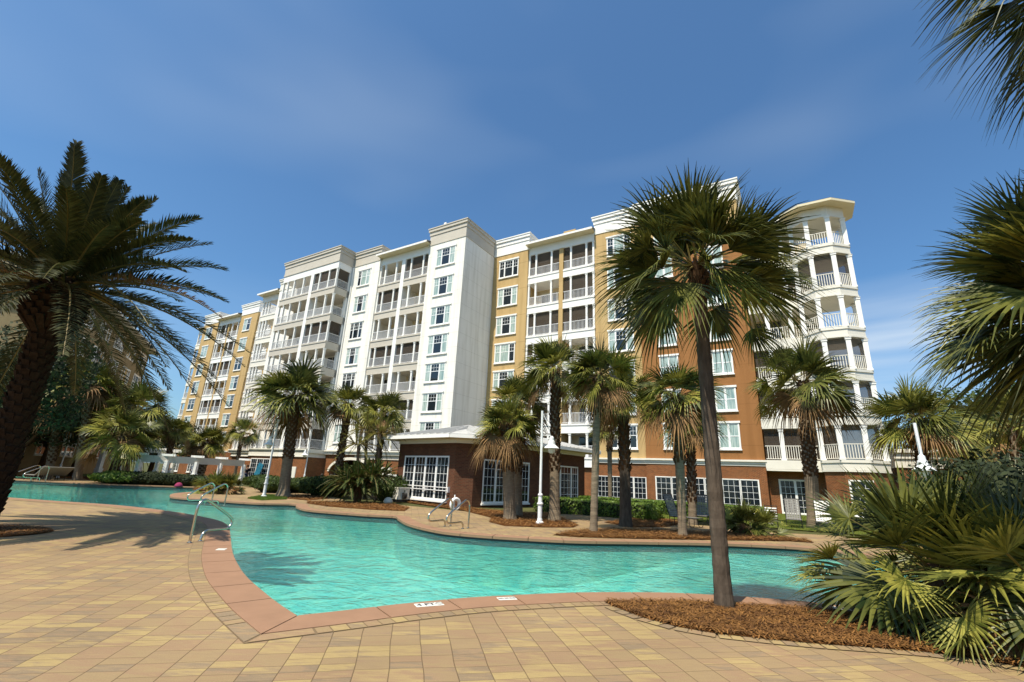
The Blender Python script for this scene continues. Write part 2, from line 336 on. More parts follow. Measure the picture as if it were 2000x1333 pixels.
def water_mat():
    m = bpy.data.materials.new('pool_water'); m.use_nodes = True; t = m.node_tree; t.nodes.remove(t.nodes['Principled BSDF']); L = t.links.new
    co = N(t, 'ShaderNodeTexCoord')
    n1 = N(t, 'ShaderNodeTexNoise', i_Scale=1.7, i_Detail=4.0, i_Roughness=.55, i_Distortion=1.2); n2 = N(t, 'ShaderNodeTexNoise', i_Scale=9.0, i_Detail=3.0, i_Distortion=.6)
    L(co.outputs['Object'], n1.inputs[0]); L(co.outputs['Object'], n2.inputs[0])
    ad = N(t, 'ShaderNodeMath', operation='MULTIPLY_ADD'); ad.inputs[1].default_value = .28; L(n2.outputs[0], ad.inputs[0]); L(n1.outputs[0], ad.inputs[2])
    bp = N(t, 'ShaderNodeBump', i_Strength=.85, i_Distance=.06); L(ad.outputs[0], bp.inputs['Height'])
    bp2 = N(t, 'ShaderNodeBump', i_Strength=1., i_Distance=.16); L(ad.outputs[0], bp2.inputs['Height'])
    fr = N(t, 'ShaderNodeFresnel'); fr.inputs[0].default_value = 1.33; L(bp.outputs[0], fr.inputs['Normal'])
    gl = N(t, 'ShaderNodeBsdfGlossy'); gl.inputs['Roughness'].default_value = .035; L(bp.outputs[0], gl.inputs['Normal'])
    tr = N(t, 'ShaderNodeBsdfTransparent'); tr.inputs[0].default_value = (.50, .93, .91, 1)
    df = N(t, 'ShaderNodeBsdfDiffuse'); df.inputs[0].default_value = (.10, .46, .45, 1); L(bp2.outputs[0], df.inputs['Normal'])
    m1 = N(t, 'ShaderNodeMixShader', i_0=.27); L(tr.outputs[0], m1.inputs[1]); L(df.outputs[0], m1.inputs[2])
    m2 = N(t, 'ShaderNodeMixShader'); L(fr.outputs[0], m2.inputs[0]); L(m1.outputs[0], m2.inputs[1]); L(gl.outputs[0], m2.inputs[2])
    L(m2.outputs[0], t.nodes['Material Output'].inputs[0]); return m
M['water'] = water_mat()
M['plaster'] = mat('pool_plaster', (.80, .84, .66), .8, .2, 0, 2.6, base2=(.22, .62, .60), stretch=(1, 1, 1))  # pale and turquoise mottling imitates rippling light on the pool floor

# ------------------------------------------------------------------ ground, pool, deck
def resample(pts, step, corners=()):
    P = [V((p[0], p[1])) for p in pts]; n = len(P); out = []
    for i in range(n):
        a, b, c, d = P[(i-1) % n], P[i], P[(i+1) % n], P[(i+2) % n]
        if i in corners: a = b
        if (i+1) % n in corners: d = c
        k = max(1, int(round((c-b).length/step)))
        for j in range(k):
            t = j/k
            q = .5*((2*b)+(c-a)*t+(2*a-5*b+4*c-d)*t*t+(3*b-a-3*c+d)*t**3)
            out.append((q.x, q.y))
    return out
near_px = [(-420, 949), (-200, 957), (0, 971.5), (100, 979), (212, 986.5), (287, 994), (350, 1002.5), (400, 1012), (430, 1020), (444, 1030), (447, 1048), (450, 1078), (459, 1102), (477, 1129), (510, 1159), (540, 1183), (576, 1207),
           (684, 1195), (786, 1183), (912, 1171), (1000, 1166), (1085, 1162), (1162, 1160), (1250, 1160), (1320, 1161), (1396, 1165), (1490, 1171), (1575, 1178), (1660, 1188), (1787, 1201), (2000, 1226)]
far_px = [(1760, 1092), (1690, 1085), (1610, 1075), (1560, 1070), (1420, 1063), (1250, 1059.5), (1125, 1057.5), (1000, 1051), (900, 1043.5), (850, 1037), (800, 1025), (779, 1014), (772, 1009.5), (720, 1006.5), (640, 1000.5), (597, 996), (580, 990.5), (574, 985.5), (500, 983.5), (420, 978), (350, 973), (333, 969.5), (345, 964), (400, 960),
          (440, 957), (415, 953.5), (330, 950.5), (200, 946.2), (100, 941), (12, 937), (-200, 930), (-420, 925)]
near = [g(*p) for p in near_px]; far = [g(*p) for p in far_px]
right_end = [V((8.0, 6.3, 0)), V((10.5, 8.5, 0)), V((10.8, 12, 0))]
loop0 = near+right_end+far
loop = resample([(p.x, p.y) for p in loop0], .16, corners=(16, 0, len(near)-1+0))
# thin out very far points
def offset(lp, d):
    n = len(lp); out = []
    for i in range(n):
        a = V(lp[i-1]); b = V(lp[i]); c = V(lp[(i+1) % n])
        t1 = (b-a); t2 = (c-b)
        if t1.length < 1e-6 or t2.length < 1e-6: out.append(tuple(b)); continue
        t1.normalize(); t2.normalize(); n1 = V((t1.y, -t1.x)); n2 = V((t2.y, -t2.x))
        m = n1+n2
        if m.length < .2: m = n1
        m.normalize(); k = 1/max(.45, m.dot(n1)); out.append(tuple(b+m*d*k))
    return out
area = sum(loop[i-1][0]*loop[i][1]-loop[i][0]*loop[i-1][1] for i in range(len(loop)))
if area < 0: loop.reverse()
inner = loop
CW = .47
outer = offset(loop, CW); brd = offset(loop, CW+.2)
def sheet(name, outerpoly, holes, z, m, kind='structure', **k):
    polys = [[V((p[0], p[1], 0)) for p in outerpoly]]+[[V((p[0], p[1], 0)) for p in h] for h in holes]
    tris = tessellate_polygon(polys); vs_ = [p for q in polys for p in q]
    mb = MB(); mb.v = [(p.x, p.y, z) for p in vs_]; mb.f = [t for t in tris]; mb.m = [0]*len(tris)
    bm = None
    o = mb.build(name, m)
    me = o.data
    for p in me.polygons:
        pass
    bm = bmesh.new(); bm.from_mesh(me)
    for f in bm.faces:
        if f.normal.z < 0: f.normal_flip()
    bm.to_mesh(me); bm.free()
    tag(o, kind=kind, **k); return o
inner_in = offset(loop, .05)
sheet('ground', [(-900, -900), (900, -900), (900, 900), (-900, 900)], [offset(loop, .25)[::3]], -.03, M['earth'])
deck_outer = [(-150, -12), (60, -12), (60, 26), (30, 24)] + [tuple(g(x, y).xy) for x, y in [(1700, 1050), (1500, 1040), (1420, 1030), (1300, 1022), (1150, 1006), (1000, 1003), (920, 1000), (760, 985), (700, 985), (640, 968), (560, 962), (520, 952), (300, 944), (100, 932), (-300, 918)]]
sheet('deck', deck_outer, [offset(loop, .3)], 0, M['paver'])
# coping: one stone after another, real gaps
mb = MB()
def ring_stones(mb, a, b, per, z0, z1, gap=.012, nose=False):
    n = len(a); i = 0
    while i < n:
        j = min(i+per, n)
        ids = list(range(i, j+1))
        A = [V(a[k % n]) for k in ids]; B = [V(b[k % n]) for k in ids]
        if len(A) > 1:
            A[0] = A[0].lerp(A[1], min(.4, gap/max((A[1]-A[0]).length, 1e-3))); B[0] = B[0].lerp(B[1], min(.4, gap/max((B[1]-B[0]).length, 1e-3)))
        for k in range(len(A)-1):
            p, q, r, s = A[k], A[k+1], B[k+1], B[k]
            dz = random.uniform(-.0015, .0015) if not nose else 0
            P = lambda v, z: (v.x, v.y, z)
            mb.quad(P(p, z1), P(s, z1), P(r, z1), P(q, z1))
            mb.quad(P(p, z0), P(p, z1), P(q, z1), P(q, z0)); mb.quad(P(s, z1), P(s, z0), P(r, z0), P(r, z1))
            if k == 0: mb.quad(P(p, z0), P(s, z0), P(s, z1), P(p, z1))
            if k == len(A)-2: mb.quad(P(q, z1), P(r, z1), P(r, z0), P(q, z0))
            mb.quad(P(p, z0), P(q, z0), P(r, z0), P(s, z0))
        i = j
ring_stones(mb, offset(loop, -.03), outer, 6, -.055, .014, .02)
tag(mb.build('coping', M['coping'], fix=False), kind='structure')
mb = MB(); mb.rand = True
def border(mb, a, b, z):
    n = len(a)
    for i in range(n):
        p, q, r, s = V(a[i]), V(a[(i+1) % n]), V(b[(i+1) % n]), V(b[i])
        if (q-p).length > .5: continue
        e = .035
        p2, q2 = p.lerp(q, e), q.lerp(p, e); s2, r2 = s.lerp(r, e), r.lerp(s, e)
        p3, s3 = p2.lerp(s2, .03), s2.lerp(p2, .04); q3, r3 = q2.lerp(r2, .03), r2.lerp(q2, .04)
        mb.quad((p3.x, p3.y, z), (s3.x, s3.y, z), (r3.x, r3.y, z), (q3.x, q3.y, z))
border(mb, outer, brd, .008); tag(mb.build('paver_border', M['paver2'], fix=True), kind='structure')
mb = MB(); n = len(outer)
for i in range(n):
    j = (i+1) % n; mb.quad((*outer[i], .004), (*brd[i], .004), (*brd[j], .004), (*outer[j], .004))
tag(mb.build('border_bed', M['joint'], fix=True), kind='structure')
# pool shell
mb = MB(); n = len(inner)
for i in range(n):
    j = (i+1) % n; a, b = inner[i], inner[j]
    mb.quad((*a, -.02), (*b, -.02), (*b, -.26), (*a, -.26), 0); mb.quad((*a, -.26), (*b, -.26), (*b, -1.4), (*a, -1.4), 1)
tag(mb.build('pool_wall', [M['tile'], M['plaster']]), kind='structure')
def floor_z(x, y):
    t = max(0, min(1, (x-.5)/6.5)); return -1.25+t*t*(3-2*t)*.95
mb = MB(); xs = [-140+2.*i for i in range(58)]+[-24+.75*i for i in range(52)]; ys = [0+1.*i for i in range(100)]
nx, ny = len(xs), len(ys)
mb.v = [(x, y, floor_z(x, y)) for x in xs for y in ys]
mb.f = [(i*ny+j, (i+1)*ny+j, (i+1)*ny+j+1, i*ny+j+1) for i in range(nx-1) for j in range(ny-1)]; mb.m = [0]*len(mb.f)
tag(mb.build('pool_floor', M['plaster'], smooth=True), kind='structure')
WZ = -.115
sheet('water', offset(loop, .02), [], WZ, M['water'])
# mulch beds and lawns
STR = MB()
def inside(p, poly):
    c = False; n = len(poly)
    for i in range(n):
        a, b = poly[i], poly[i-1]
        if (a[1] > p[1]) != (b[1] > p[1]) and p[0] < (b[0]-a[0])*(p[1]-a[1])/(b[1]-a[1])+a[0]: c = not c
    return c
def bed(pts, z, nstraw, h=.032, ln=.14, name='mulch_bed'):
    poly = [tuple(V(p).xy) for p in pts]
    o = sheet(name, poly, [], z, M['mulch'], kind='stuff', label=None)
    xs = [p[0] for p in poly]; ys = [p[1] for p in poly]; mb = MB(); k = 0; tries = 0
    while k < nstraw and tries < nstraw*12:
        tries += 1
        x = random.uniform(min(xs), max(xs)); y = random.uniform(min(ys), max(ys))
        if not inside((x, y), poly): continue
        k += 1; a = random.uniform(0, 2*pi); l = ln*random.uniform(.5, 1.2); zz = z+random.uniform(.003, h)
        d = V((cos(a), sin(a), random.uniform(-.25, .25)))*l/2; s = V((-sin(a), cos(a), 0))*random.uniform(.002, .004)*(1+hypot(x, y)/9)
        c = V((x, y, zz)); b = V((0, 0, random.uniform(0, .02)))
        mb.quad(c-d-s, c+b-s, c+b+s, c-d+s); mb.quad(c+b-s, c+d-s, c+d+s, c+b+s)
    so = mb.build('pine_straw', M['straw'])
    so.parent = o
    return o
def B_(px): return [g(*p) for p in px]
brd_near = [V((p[0], p[1], 0)) for p in outer]
def outer_between(pa, pb):
    a = g(*pa); b = g(*pb); n = len(outer)
    ia = min(range(n), key=lambda i: (V(outer[i])-a.xy).length); ib = min(range(n), key=lambda i: (V(outer[i])-b.xy).length)
    if (ib-ia) % n < (ia-ib) % n: ids = [(ia+k) % n for k in range((ib-ia) % n+1)]
    else: ids = [(ia-k) % n for k in range((ia-ib) % n+1)]
    return [V((outer[i][0], outer[i][1], 0)) for i in ids]
near_bed = [(1182, 1179), (1215, 1193), (1255, 1208), (1320, 1226), (1400, 1240), (1500, 1251), (1600, 1260), (1700, 1267), (1800, 1275), (1900, 1288), (2000, 1306), (2150, 1335), (2400, 1340)]
nb = B_(near_bed); ob = outer_between((1182, 1177), (2000, 1252))
tag(bed(nb+[V((9.5, 5.2, 0))]+ob[::-1], .016, 15000), 'pine straw bed round the slender near palm, right foreground', 'mulch bed', kind='stuff')
# border along the near bed
mbp = resample([(p.x, p.y) for p in nb], .15)[:int(1e9)]
line = []
for i in range(len(nb)-1):
    a, b = nb[i], nb[i+1]; k = max(1, int((b-a).length/.13))
    for j in range(k): line.append(a.lerp(b, j/k).xy)
mb = MB(); mb.rand = True; mbb = MB()
for i in range(1, len(line)-2):
    a, b = line[i], line[i+1]; t = (b-a).normalized(); nn = V((t.y, -t.x))*.15
    if nn.y > 0: nn = -nn
    a2, b2 = a.lerp(b, .05), b.lerp(a, .05); mb.quad((*a2, .01), (*(a2+nn), .01), (*(b2+nn), .01), (*b2, .01)); mbb.quad((*a, .004), (*(a+nn), .004), (*(b+nn), .004), (*b, .004))
tag(mb.build('paver_border', M['paver2'], fix=True), kind='structure'); tag(mbb.build('border_bed', M['joint'], fix=True), kind='structure')
bp_ = g(-50, 1040)
tag(bed([bp_+V((1.25*cos(a)*(1+.05*sin(3*a)), 1.15*sin(a), 0)) for a in [i*2*pi/28 for i in range(28)]], .016, 2500), 'round pine straw bed at the foot of the big date palm', 'mulch bed', kind='stuff')
for lab, P_, n_ in [
    ('pine straw bed under the bushy palm clump on the middle lobe', [(600, 984), (640, 990), (720, 996), (790, 999), (800, 992), (770, 985), (700, 984), (640, 980), (600, 979)], 1500),
    ('pine straw bed along the brick pavilion front and white lamp post', [(770, 978), (830, 987), (905, 998), (960, 1012), (955, 1020), (985, 1028), (1060, 1031), (1120, 1031), (1130, 1026), (1100, 1013), (1080, 1003), (1000, 1000), (900, 991), (770, 974)], 4000),
    ('long pine straw bed along the far coping behind the near trunk', [(1080, 1046), (1130, 1050), (1250, 1053.5), (1420, 1056), (1540, 1058), (1590, 1061), (1575, 1055), (1500, 1049), (1410, 1042), (1300, 1036), (1200, 1034), (1120, 1037)], 6000),
    ('pine straw bed round the dark trunk beyond the path', [(1180, 1021), (1240, 1031), (1300, 1030), (1340, 1022), (1300, 1014), (1230, 1013)], 1500),
    ('pine straw bed under the pale based palm beside second lamp post', [(555, 974), (600, 978), (640, 975), (640, 969), (590, 966), (550, 968)], 800),
    ('pine straw strip under the far left palms and lamp', [(105, 933.5), (150, 937), (225, 940), (400, 950), (400, 947), (240, 936), (140, 930)], 500),
    ('narrow pine straw bed at the foot of the planter palms by the far rail', [(375, 957), (430, 960), (470, 960), (480, 955), (440, 950), (385, 951)], 500)]:
    tag(bed(B_(P_), .012, n_, .06, .3), lab, 'mulch bed', kind='stuff')
for lab, P_ in [('grass patch round the foot of the second lamp post', [(482, 974), (510, 978), (560, 976), (560, 969), (520, 967)]),
                ('grass strip between path and clipped hedge at right', [(1200, 1004), (1240, 1011), (1330, 1015), (1430, 1024), (1560, 1036), (1680, 1045), (1800, 1048), (1780, 1016), (1600, 1006), (1480, 1000), (1250, 996), (1180, 996)])]:
    o = sheet('grass', [tuple(p.xy) for p in B_(P_)], [], .010, M['grass'], kind='stuff', label=lab)
    poly = [tuple(p.xy) for p in B_(P_)]; xs = [p[0] for p in poly]; ys = [p[1] for p in poly]; mb = MB()
    for _ in range(9000):
        x = random.uniform(min(xs), max(xs)); y = random.uniform(min(ys), max(ys))
        if inside((x, y), poly):
            a = random.uniform(0, pi); h = random.uniform(.03, .09); s = V((cos(a), sin(a), 0))*.012; c = V((x, y, .01)); l = V((random.uniform(-.03, .03), random.uniform(-.03, .03), h))
            mb.quad(c-s, c+s, c+l+s*.2, c+l-s*.2)
    mb.build('grass_blades', M['hedgelite'], o)
# far lawn behind the pergolas
sheet('lawn', [(-75, 52), (-35, 42), (-25, 45), (-40, 62), (-70, 90)], [], -.01, M['grass'])

# ------------------------------------------------------------------ main building
BZ = radians(0)+atan2(-.5258, .8506)
hotel = empty('apartment_building', (0, 0, 0), BZ)
tag(hotel, 'long seven storey white, tan and brown apartment building with stacked balconies and corner turret', 'building')
F = [3.74, 6.8, 9.8, 12.9, 16.04, 19.45, 22.94, 26.4]
WB = [4.62, 7.6, 10.6, 13.5, 16.66, 20.03, 23.5]; WT = [6.45, 9.3, 12.35, 15.4, 18.55, 21.95, 25.4]
YB = 56.
def part(mb, name, m, parent=hotel, **k): return mb.build(name, m, parent, **k)
def wallbox(u0, u1, v0, v1, z0, z1, m, name='wall'): return part(MB().box(-u1, -u0, v0, v1, z0, z1), name, m)
def window(u0, u1, v, z0, z1, lites, grid, curtain=None, lintel=True, sill=True, parent=hotel, surround=.09, dirx=None):
    """lites: number of vertical units; faces -y of its parent."""
    x0, x1 = -u1, -u0; mb = MB(); f = v-.05
    mb.box(x0-surround, x0, f, v+.02, z0-surround, z1+surround); mb.box(x1, x1+surround, f, v+.02, z0-surround, z1+surround)
    mb.box(x0, x1, f, v+.02, z1, z1+surround); mb.box(x0, x1, f, v+.02, z0-surround, z0)
    if lintel: mb.box(x0-surround-.08, x1+surround+.08, f-.05, v+.01, z1+surround+.002, z1+surround+.16)
    if sill: mb.box(x0-surround-.05, x1+surround+.05, f-.07, v+.01, z0-surround-.09, z0-surround-.002)
    wo = mb.build('window', M['white'], parent)
    if lites == 3: a = (x1-x0)*.27; cuts = [x0, x0+a, x1-a, x1]
    else: cuts = [x0+(x1-x0)*i/lites for i in range(lites+1)]
    fr = MB(); g_ = v-.03
    for c in cuts[1:-1]: fr.box(c-.05, c+.05, f+.005, v+.01, z0, z1)
    pn = MB(); H = z1-z0
    for i in range(len(cuts)-1):
        a, b = cuts[i]+(.05 if i else .0), cuts[i+1]-(.05 if i < len(cuts)-2 else .0)
        fr.box(a, a+.03, g_, v+.008, z0, z1); fr.box(b-.03, b, g_, v+.008, z0, z1); fr.box(a+.03, b-.03, g_, v+.008, z0, z0+.04); fr.box(a+.03, b-.03, g_, v+.008, z1-.03, z1)
        if grid == 'top':
            zm = z0+H*.58; fr.box(a+.03, b-.03, g_, v+.008, zm-.03, zm+.03); k = 3 if (b-a) > .8 else 2
            for j in range(1, k): x = a+(b-a)*j/k; fr.box(x-.012, x+.012, g_+.01, v+.006, zm+.03, z1-.03)
            zz = (zm+z1)/2; fr.box(a+.03, b-.03, g_+.011, v+.005, zz-.012, zz+.012)
        elif grid == 'sash':
            zm = z0+H*.5; fr.box(a+.03, b-.03, g_, v+.008, zm-.035, zm+.035)
        elif grid:
            nc, nr = grid
            for j in range(1, nc): x = a+(b-a)*j/nc; fr.box(x-.010, x+.010, g_+.01, v+.006, z0+.04, z1-.03)
            for j in range(1, nr): zz = z0+H*j/nr; fr.box(a+.03, b-.03, g_+.011, v+.005, zz-.010, zz+.010)
        cm = 0
        if curtain == 'all': cm = 1
        elif curtain == 'side': cm = 1 if i != 1 else 0
        elif curtain == 'rand': cm = 1 if random.random() < .35 else 0
        pn.quad((a, v-.012, z0), (b, v-.012, z0), (b, v-.012, z1), (a, v-.012, z1), cm)
    fr.build('frame', M['whitelite'], wo); pn.build('pane', [M['glass'], M['curtain']], wo); return wo
# columns past the hundred nearest go to one part
NCOL = [0]; FARCOL = MB()
def railing(parent, pts, z, top=1.02, step=.14, th=.032, m='railwhite'):
    mb = MB()
    for a, b in zip(pts[:-1], pts[1:]):
        a = V((*a, 0)); b = V((*b, 0)); d = b-a; ln = d.length; u = d.normalized()
        mb.bar(a+V((0, 0, z+top)), b+V((0, 0, z+top)), .07, .05); mb.bar(a+V((0, 0, z+.12)), b+V((0, 0, z+.12)), .05, .04)
        k = int(ln/step)
        for i in range(1, k):
            p = a+u*(ln*i/k); mb.box(p.x-th/2, p.x+th/2, p.y-th/2, p.y+th/2, z+.14, z+top-.025)
    return mb.build('railing', M[m], parent)
def column(parent, x, y, z0, z1, w=.2, near=True):
    mb = MB() if near else FARCOL
    mb.box(x-w/2, x+w/2, y-w/2, y+w/2, z0, z1); mb.box(x-w/2-.035, x+w/2+.035, y-w/2-.035, y+w/2+.035, z0+.001, z0+.14); mb.box(x-w/2-.035, x+w/2+.035, y-w/2-.035, y+w/2+.035, z1-.16, z1-.03)
    mb.box(x-w/2-.06, x+w/2+.06, y-w/2-.06, y+w/2+.06, z1-.03, z1-.001)
    if near: NCOL[0] += 1; return mb.build('column', M['white'], parent)
def balcony(u0, u1, v, fi, cols, depth=2.2, slabmat='white', near=True, screen=False, leftopen=None, rightopen=None, ztop=None, beam=.88, door=True, overhang=.06):
    """u0<u1; slab with edge beam at floor fi, opening up to the next beam"""
    x0, x1 = -u1, -u0; z = F[fi]; zt = ztop if ztop else F[fi+1]-beam
    mb = MB(); mb.box(x0, x1, v, v+depth, z-beam, z); mb.box(x0-.001, x1+.001, v-overhang, v, z-.16, z+.012); mb.box(x0-.001, x1+.001, v-overhang*.6, v, z-beam-.002, z-beam+.1)
    s = mb.build('balcony', M[slabmat], hotel)
    ry = v+.09
    pts = [(x0+.03, ry), (x1-.03, ry)]
    if rightopen: pts.append((x1-.03, rightopen))
    if leftopen: pts.insert(0, (x0+.03, leftopen))
    railing(s, pts, z)
    for c in cols: column(s, -c, v+.13, z, zt, near=near)
    if screen:
        q = MB(); q.quad((x0+.05, v+.17, z+.05), (x1-.05, v+.17, z+.05), (x1-.05, v+.17, zt), (x0+.05, v+.17, zt))
        if rightopen: q.quad((x1-.12, v+.17, z+.05), (x1-.12, rightopen, z+.05), (x1-.12, rightopen, zt), (x1-.12, v+.17, zt))
        q.build('screen', M['screen'], s)
    if door:
        a = x0+(x1-x0)*random.uniform(.12, .3); b = a+1.8; d = MB()
        d.box(a-.08, b+.08, v+depth-.05, v+depth+.01, z, z+2.15, 0); d.box(a, a+.85, v+depth-.06, v+depth, z+.1, z+2.05, 1); d.box(b-.85, b, v+depth-.06, v+depth, z+.1, z+2.05, 1)
        d.build('door', [M['cream'], M['glass']], s)
    return s
def section_core(u0, u1, v, zt, depth=2.2, m='interior', sidem='interior'):
    wallbox(u0, u1, v+depth, YB, F[0]-.88, zt, M[m])
def parapet(u0, u1, v, z0, z1, m='white', vb=None, ledge=True):
    vb = vb or v+6; mb = MB(); x0, x1 = -u1, -u0
    mb.box(x0-.02, x1+.02, v-.02, vb, z0, z0+(z1-z0)*.55); mb.box(x0-.06, x1+.06, v-.06, vb, z0-.12, z0+.1)
    mb.box(x0-.09, x1+.09, v-.09, vb, z0+(z1-z0)*.55, z0+(z1-z0)*.78); mb.box(x0-.2, x1+.2, v-.2, vb, z0+(z1-z0)*.78, z1-.12); mb.box(x0-.26, x1+.26, v-.26, vb, z1-.12, z1)
    return part(mb, 'parapet', M[m])
def eave(u0, u1, v, z, over=.85, m='cream', fascia=None):
    x0, x1 = -u1, -u0; mb = MB()
    mb.box(x0, x1, v+.02, v+.5, z-1.0, z-.12, 0)
    mb.quad((x0-.1, v-over, z), (x1+.1, v-over, z), (x1+.1, v+.05, z-.10), (x0-.1, v+.05, z-.10), 1)
    mb.box(x0-.1, x1+.1, v-over-.03, v-over, z-.08, z+.14, 0)
    mb.quad((x0-.1, v-over, z+.15), (x0-.1, v+5, z+1.75), (x1+.1, v+5, z+1.75), (x1+.1, v-over, z+.15), 2)
    x = x0
    while x < x1: mb.bar((x, v-over, z+.17), (x, v+5, z+1.77), .05, .05, 2); x += .5
    return part(mb, 'roof', [M['white'], M['soffit'], M['roofmetal']])
def brickbase(u0, u1, v, vb=YB, z=3.3): return wallbox(u0, u1, v, vb, -.1, z, M['brick'], 'brick_base')
def bandpart(u0, u1, v, ext=True, m='cream'):
    x0, x1 = -u1, -u0; e = .001; mb = MB()
    mb.box(x0+e, x1-e, v-.05, v+1, 3.3, 3.44); mb.box(x0+e, x1-e, v-.10, v+1, 3.44, 3.60); mb.box(x0+e, x1-e, v-.2, v+1, 3.60, 3.74)
    return part(mb, 'band', M[m])
# --- brown bay and tan strip at the right
wallbox(2.0, 10.87, 40.0, YB, 3.74, 22.7, M['stbrown']); wallbox(2.0, 10.87, 40.0, YB, 22.7, 26.4, M['sttan'])
part(MB().box(-10.95, -1.92, 39.9, 40.2, 22.55, 22.8), 'ledge', M['white'])
parapet(1.95, 10.92, 40.0, 26.4, 28.35)
for i in range(7):
    for ua, ub in ((3.6, 5.0), (7.85, 9.25)):
        window(ua, ub, 40.0, WB[i], WT[i], 2, 'sash', 'all')
wallbox(10.87, 15.4, 40.3, YB, 3.74, 26.4, M['sttan']); parapet(10.95, 15.4, 40.3, 26.4, 28.3)
for i in range(7): window(11.7, 14.0, 40.3, WB[i], WT[i], 3, 'top', 'side' if i % 2 else 'rand')
brickbase(2.0, 10.87, 40.0); brickbase(10.87, 27.67, 40.35)
bandpart(1.9, 10.97, 40.0); bandpart(10.97, 27.67, 40.3)
for ua in (2.65,):
    for k in range(6): window(2.62+k*1.26, 2.62+k*1.26+1.18, 40.0, .05, 2.25, 1, (3, 5), None, False, True, surround=.07)
for k in range(4): window(11.05+k*1.08, 12.05+k*1.08, 40.35, .05, 2.15, 1, (3, 5), None, False, True, surround=.05)
# --- turret wing
wallbox(-1.4, 2.0, 42.1, YB, 3.74, 22.6, M['interior']); wallbox(-3.0, 2.0, 43.8, YB, 0, 22.6, M['interior'])
brickbase(-1.6, 2.0, 40.8); window(-.68, 1.22, 40.8, .1, 2.35, 2, (3, 5), None, False)
TV = [(-1.5, 39.9), (-1.5, 39.2), (-2.6, 38.05), (-4.1, 38.05), (-5.2, 39.0), (-5.2, 40.6), (-4.1, 41.7), (-1.5, 41.7)]
TC = V((3.35, 39.9))
tv = [(-a, b) for a, b in TV]
def scale_poly(poly, k): return [tuple(TC+(V(p)-TC)*k) for p in poly]
part(MB().prism([(-p[0], p[1]) for p in []] or scale_poly(tv, .955), -.1, 3.0), 'brick_base', M['brick'], fix=True)
wa = empty('window', (0, 0, 0), 0, hotel); 
bpy.data.objects.remove(wa)
window(-4.0, -2.85, 38.05+.07, .3, 2.4, 1, (3, 5), None, False)
for fi in range(6):
    z = F[fi]; zt = F[fi+1]-.8 if fi < 5 else 21.75
    poly = [(-2.0, 39.85), *[p for p in tv]]; poly = [(-1.98, 39.85), (1.5, 39.85)]+tv[1:]+[(1.4, 43.8), (-1.98, 43.8)]
    mb = MB(); mb.prism(poly, z-.62, z); big = scale_poly(poly, 1.03); mb.prism([(max(p[0], -1.97), p[1]) for p in big], z-.17, z+.012)
    b2 = scale_poly(poly, 1.015); mb.prism([(max(p[0], -1.96), p[1]) for p in b2], z-.75, z-.63)
    s = mb.build('balcony', M['cream'], hotel, fix=True)
    ins = scale_poly(tv, .93)
    pts = [(-1.9, 40.05), (1.45, 40.05)]+ins[1:7]
    railing(s, pts, z, 1.05, .15, .045, 'cream')
    for x, y in [(-.75, 40.05), (.85, 40.05)]+ins[1:6]: column(s, x, y, z, zt, .3)
    d = MB(); d.box(-1.7, .2, 42.02, 42.1, z, z+2.2, 0); d.box(-1.6, -.8, 42.0, 42.02, z+.1, z+2.1, 1); d.box(-.7, .1, 42.0, 42.02, z+.1, z+2.1, 1)
    d.build('door', [M['screenframe'], M['glass']], s)
    MB().box(1.9, 2.9, 43.7, 43.8, z, z+2.1, 0).box(2.0, 2.8, 43.68, 43.7, z+.1, z+2., 1).build('door', [M['screenframe'], M['glass']], s)
    if fi not in (3, 5):
        q = MB(); lp = [(-1.9, 40.15), (1.45, 40.15)]+scale_poly(tv, .89)[1:5]
        for a, b in zip(lp[:-1], lp[1:]): q.quad((*a, z+.02), (*b, z+.02), (*b, zt), (*a, zt))
        q.build('screen', M['screen'], s)
    part(MB().box(1.4, 1.7, 41.7, 44, z, zt), 'partition', M['interior'])
mb = MB(); mb.prism([(-1.98, 39.85), (1.5, 39.85)]+tv[1:]+[(1.4, 43.8), (-1.98, 43.8)], 21.75, 22.65); part(mb, 'entablature', M['cream'], fix=True)
ev = [tuple(TC+(V(p)-TC)*1.42) for p in tv[2:7]]; ev = [(1.0, 38.4)]+ev+[(1.0, 43.5)]
n_ = len(ev); mb = MB(); mb.prism(ev, 22.62, 22.8, 0); ap = V((3.2, 41.0, 24.3))
for i in range(n_):
    a, b = ev[i], ev[(i+1) % n_]; k = len(mb.v); mb.v += [(*a, 22.82), (*b, 22.82), tuple(ap)]; mb.f.append((k, k+1, k+2)); mb.m.append(1)
part(mb, 'roof', [M['soffit'], M['roofmetal']], fix=True)
mb = MB(); mb.box(-2.0, 1.2, 38.95, 39.0, 22.6, 22.85, 0); mb.quad((-2, 39, 22.62), (1.2, 39, 22.62), (1.2, 44, 22.62), (-2, 44, 22.62), 1); mb.quad((-2, 39, 22.86), (1.2, 39, 22.86), (1.2, 44, 24.3), (-2, 44, 24.3), 2)
part(mb, 'roof', [M['white'], M['soffit'], M['roofmetal']])
bandpart(-1.45, 1.9, 40.75)
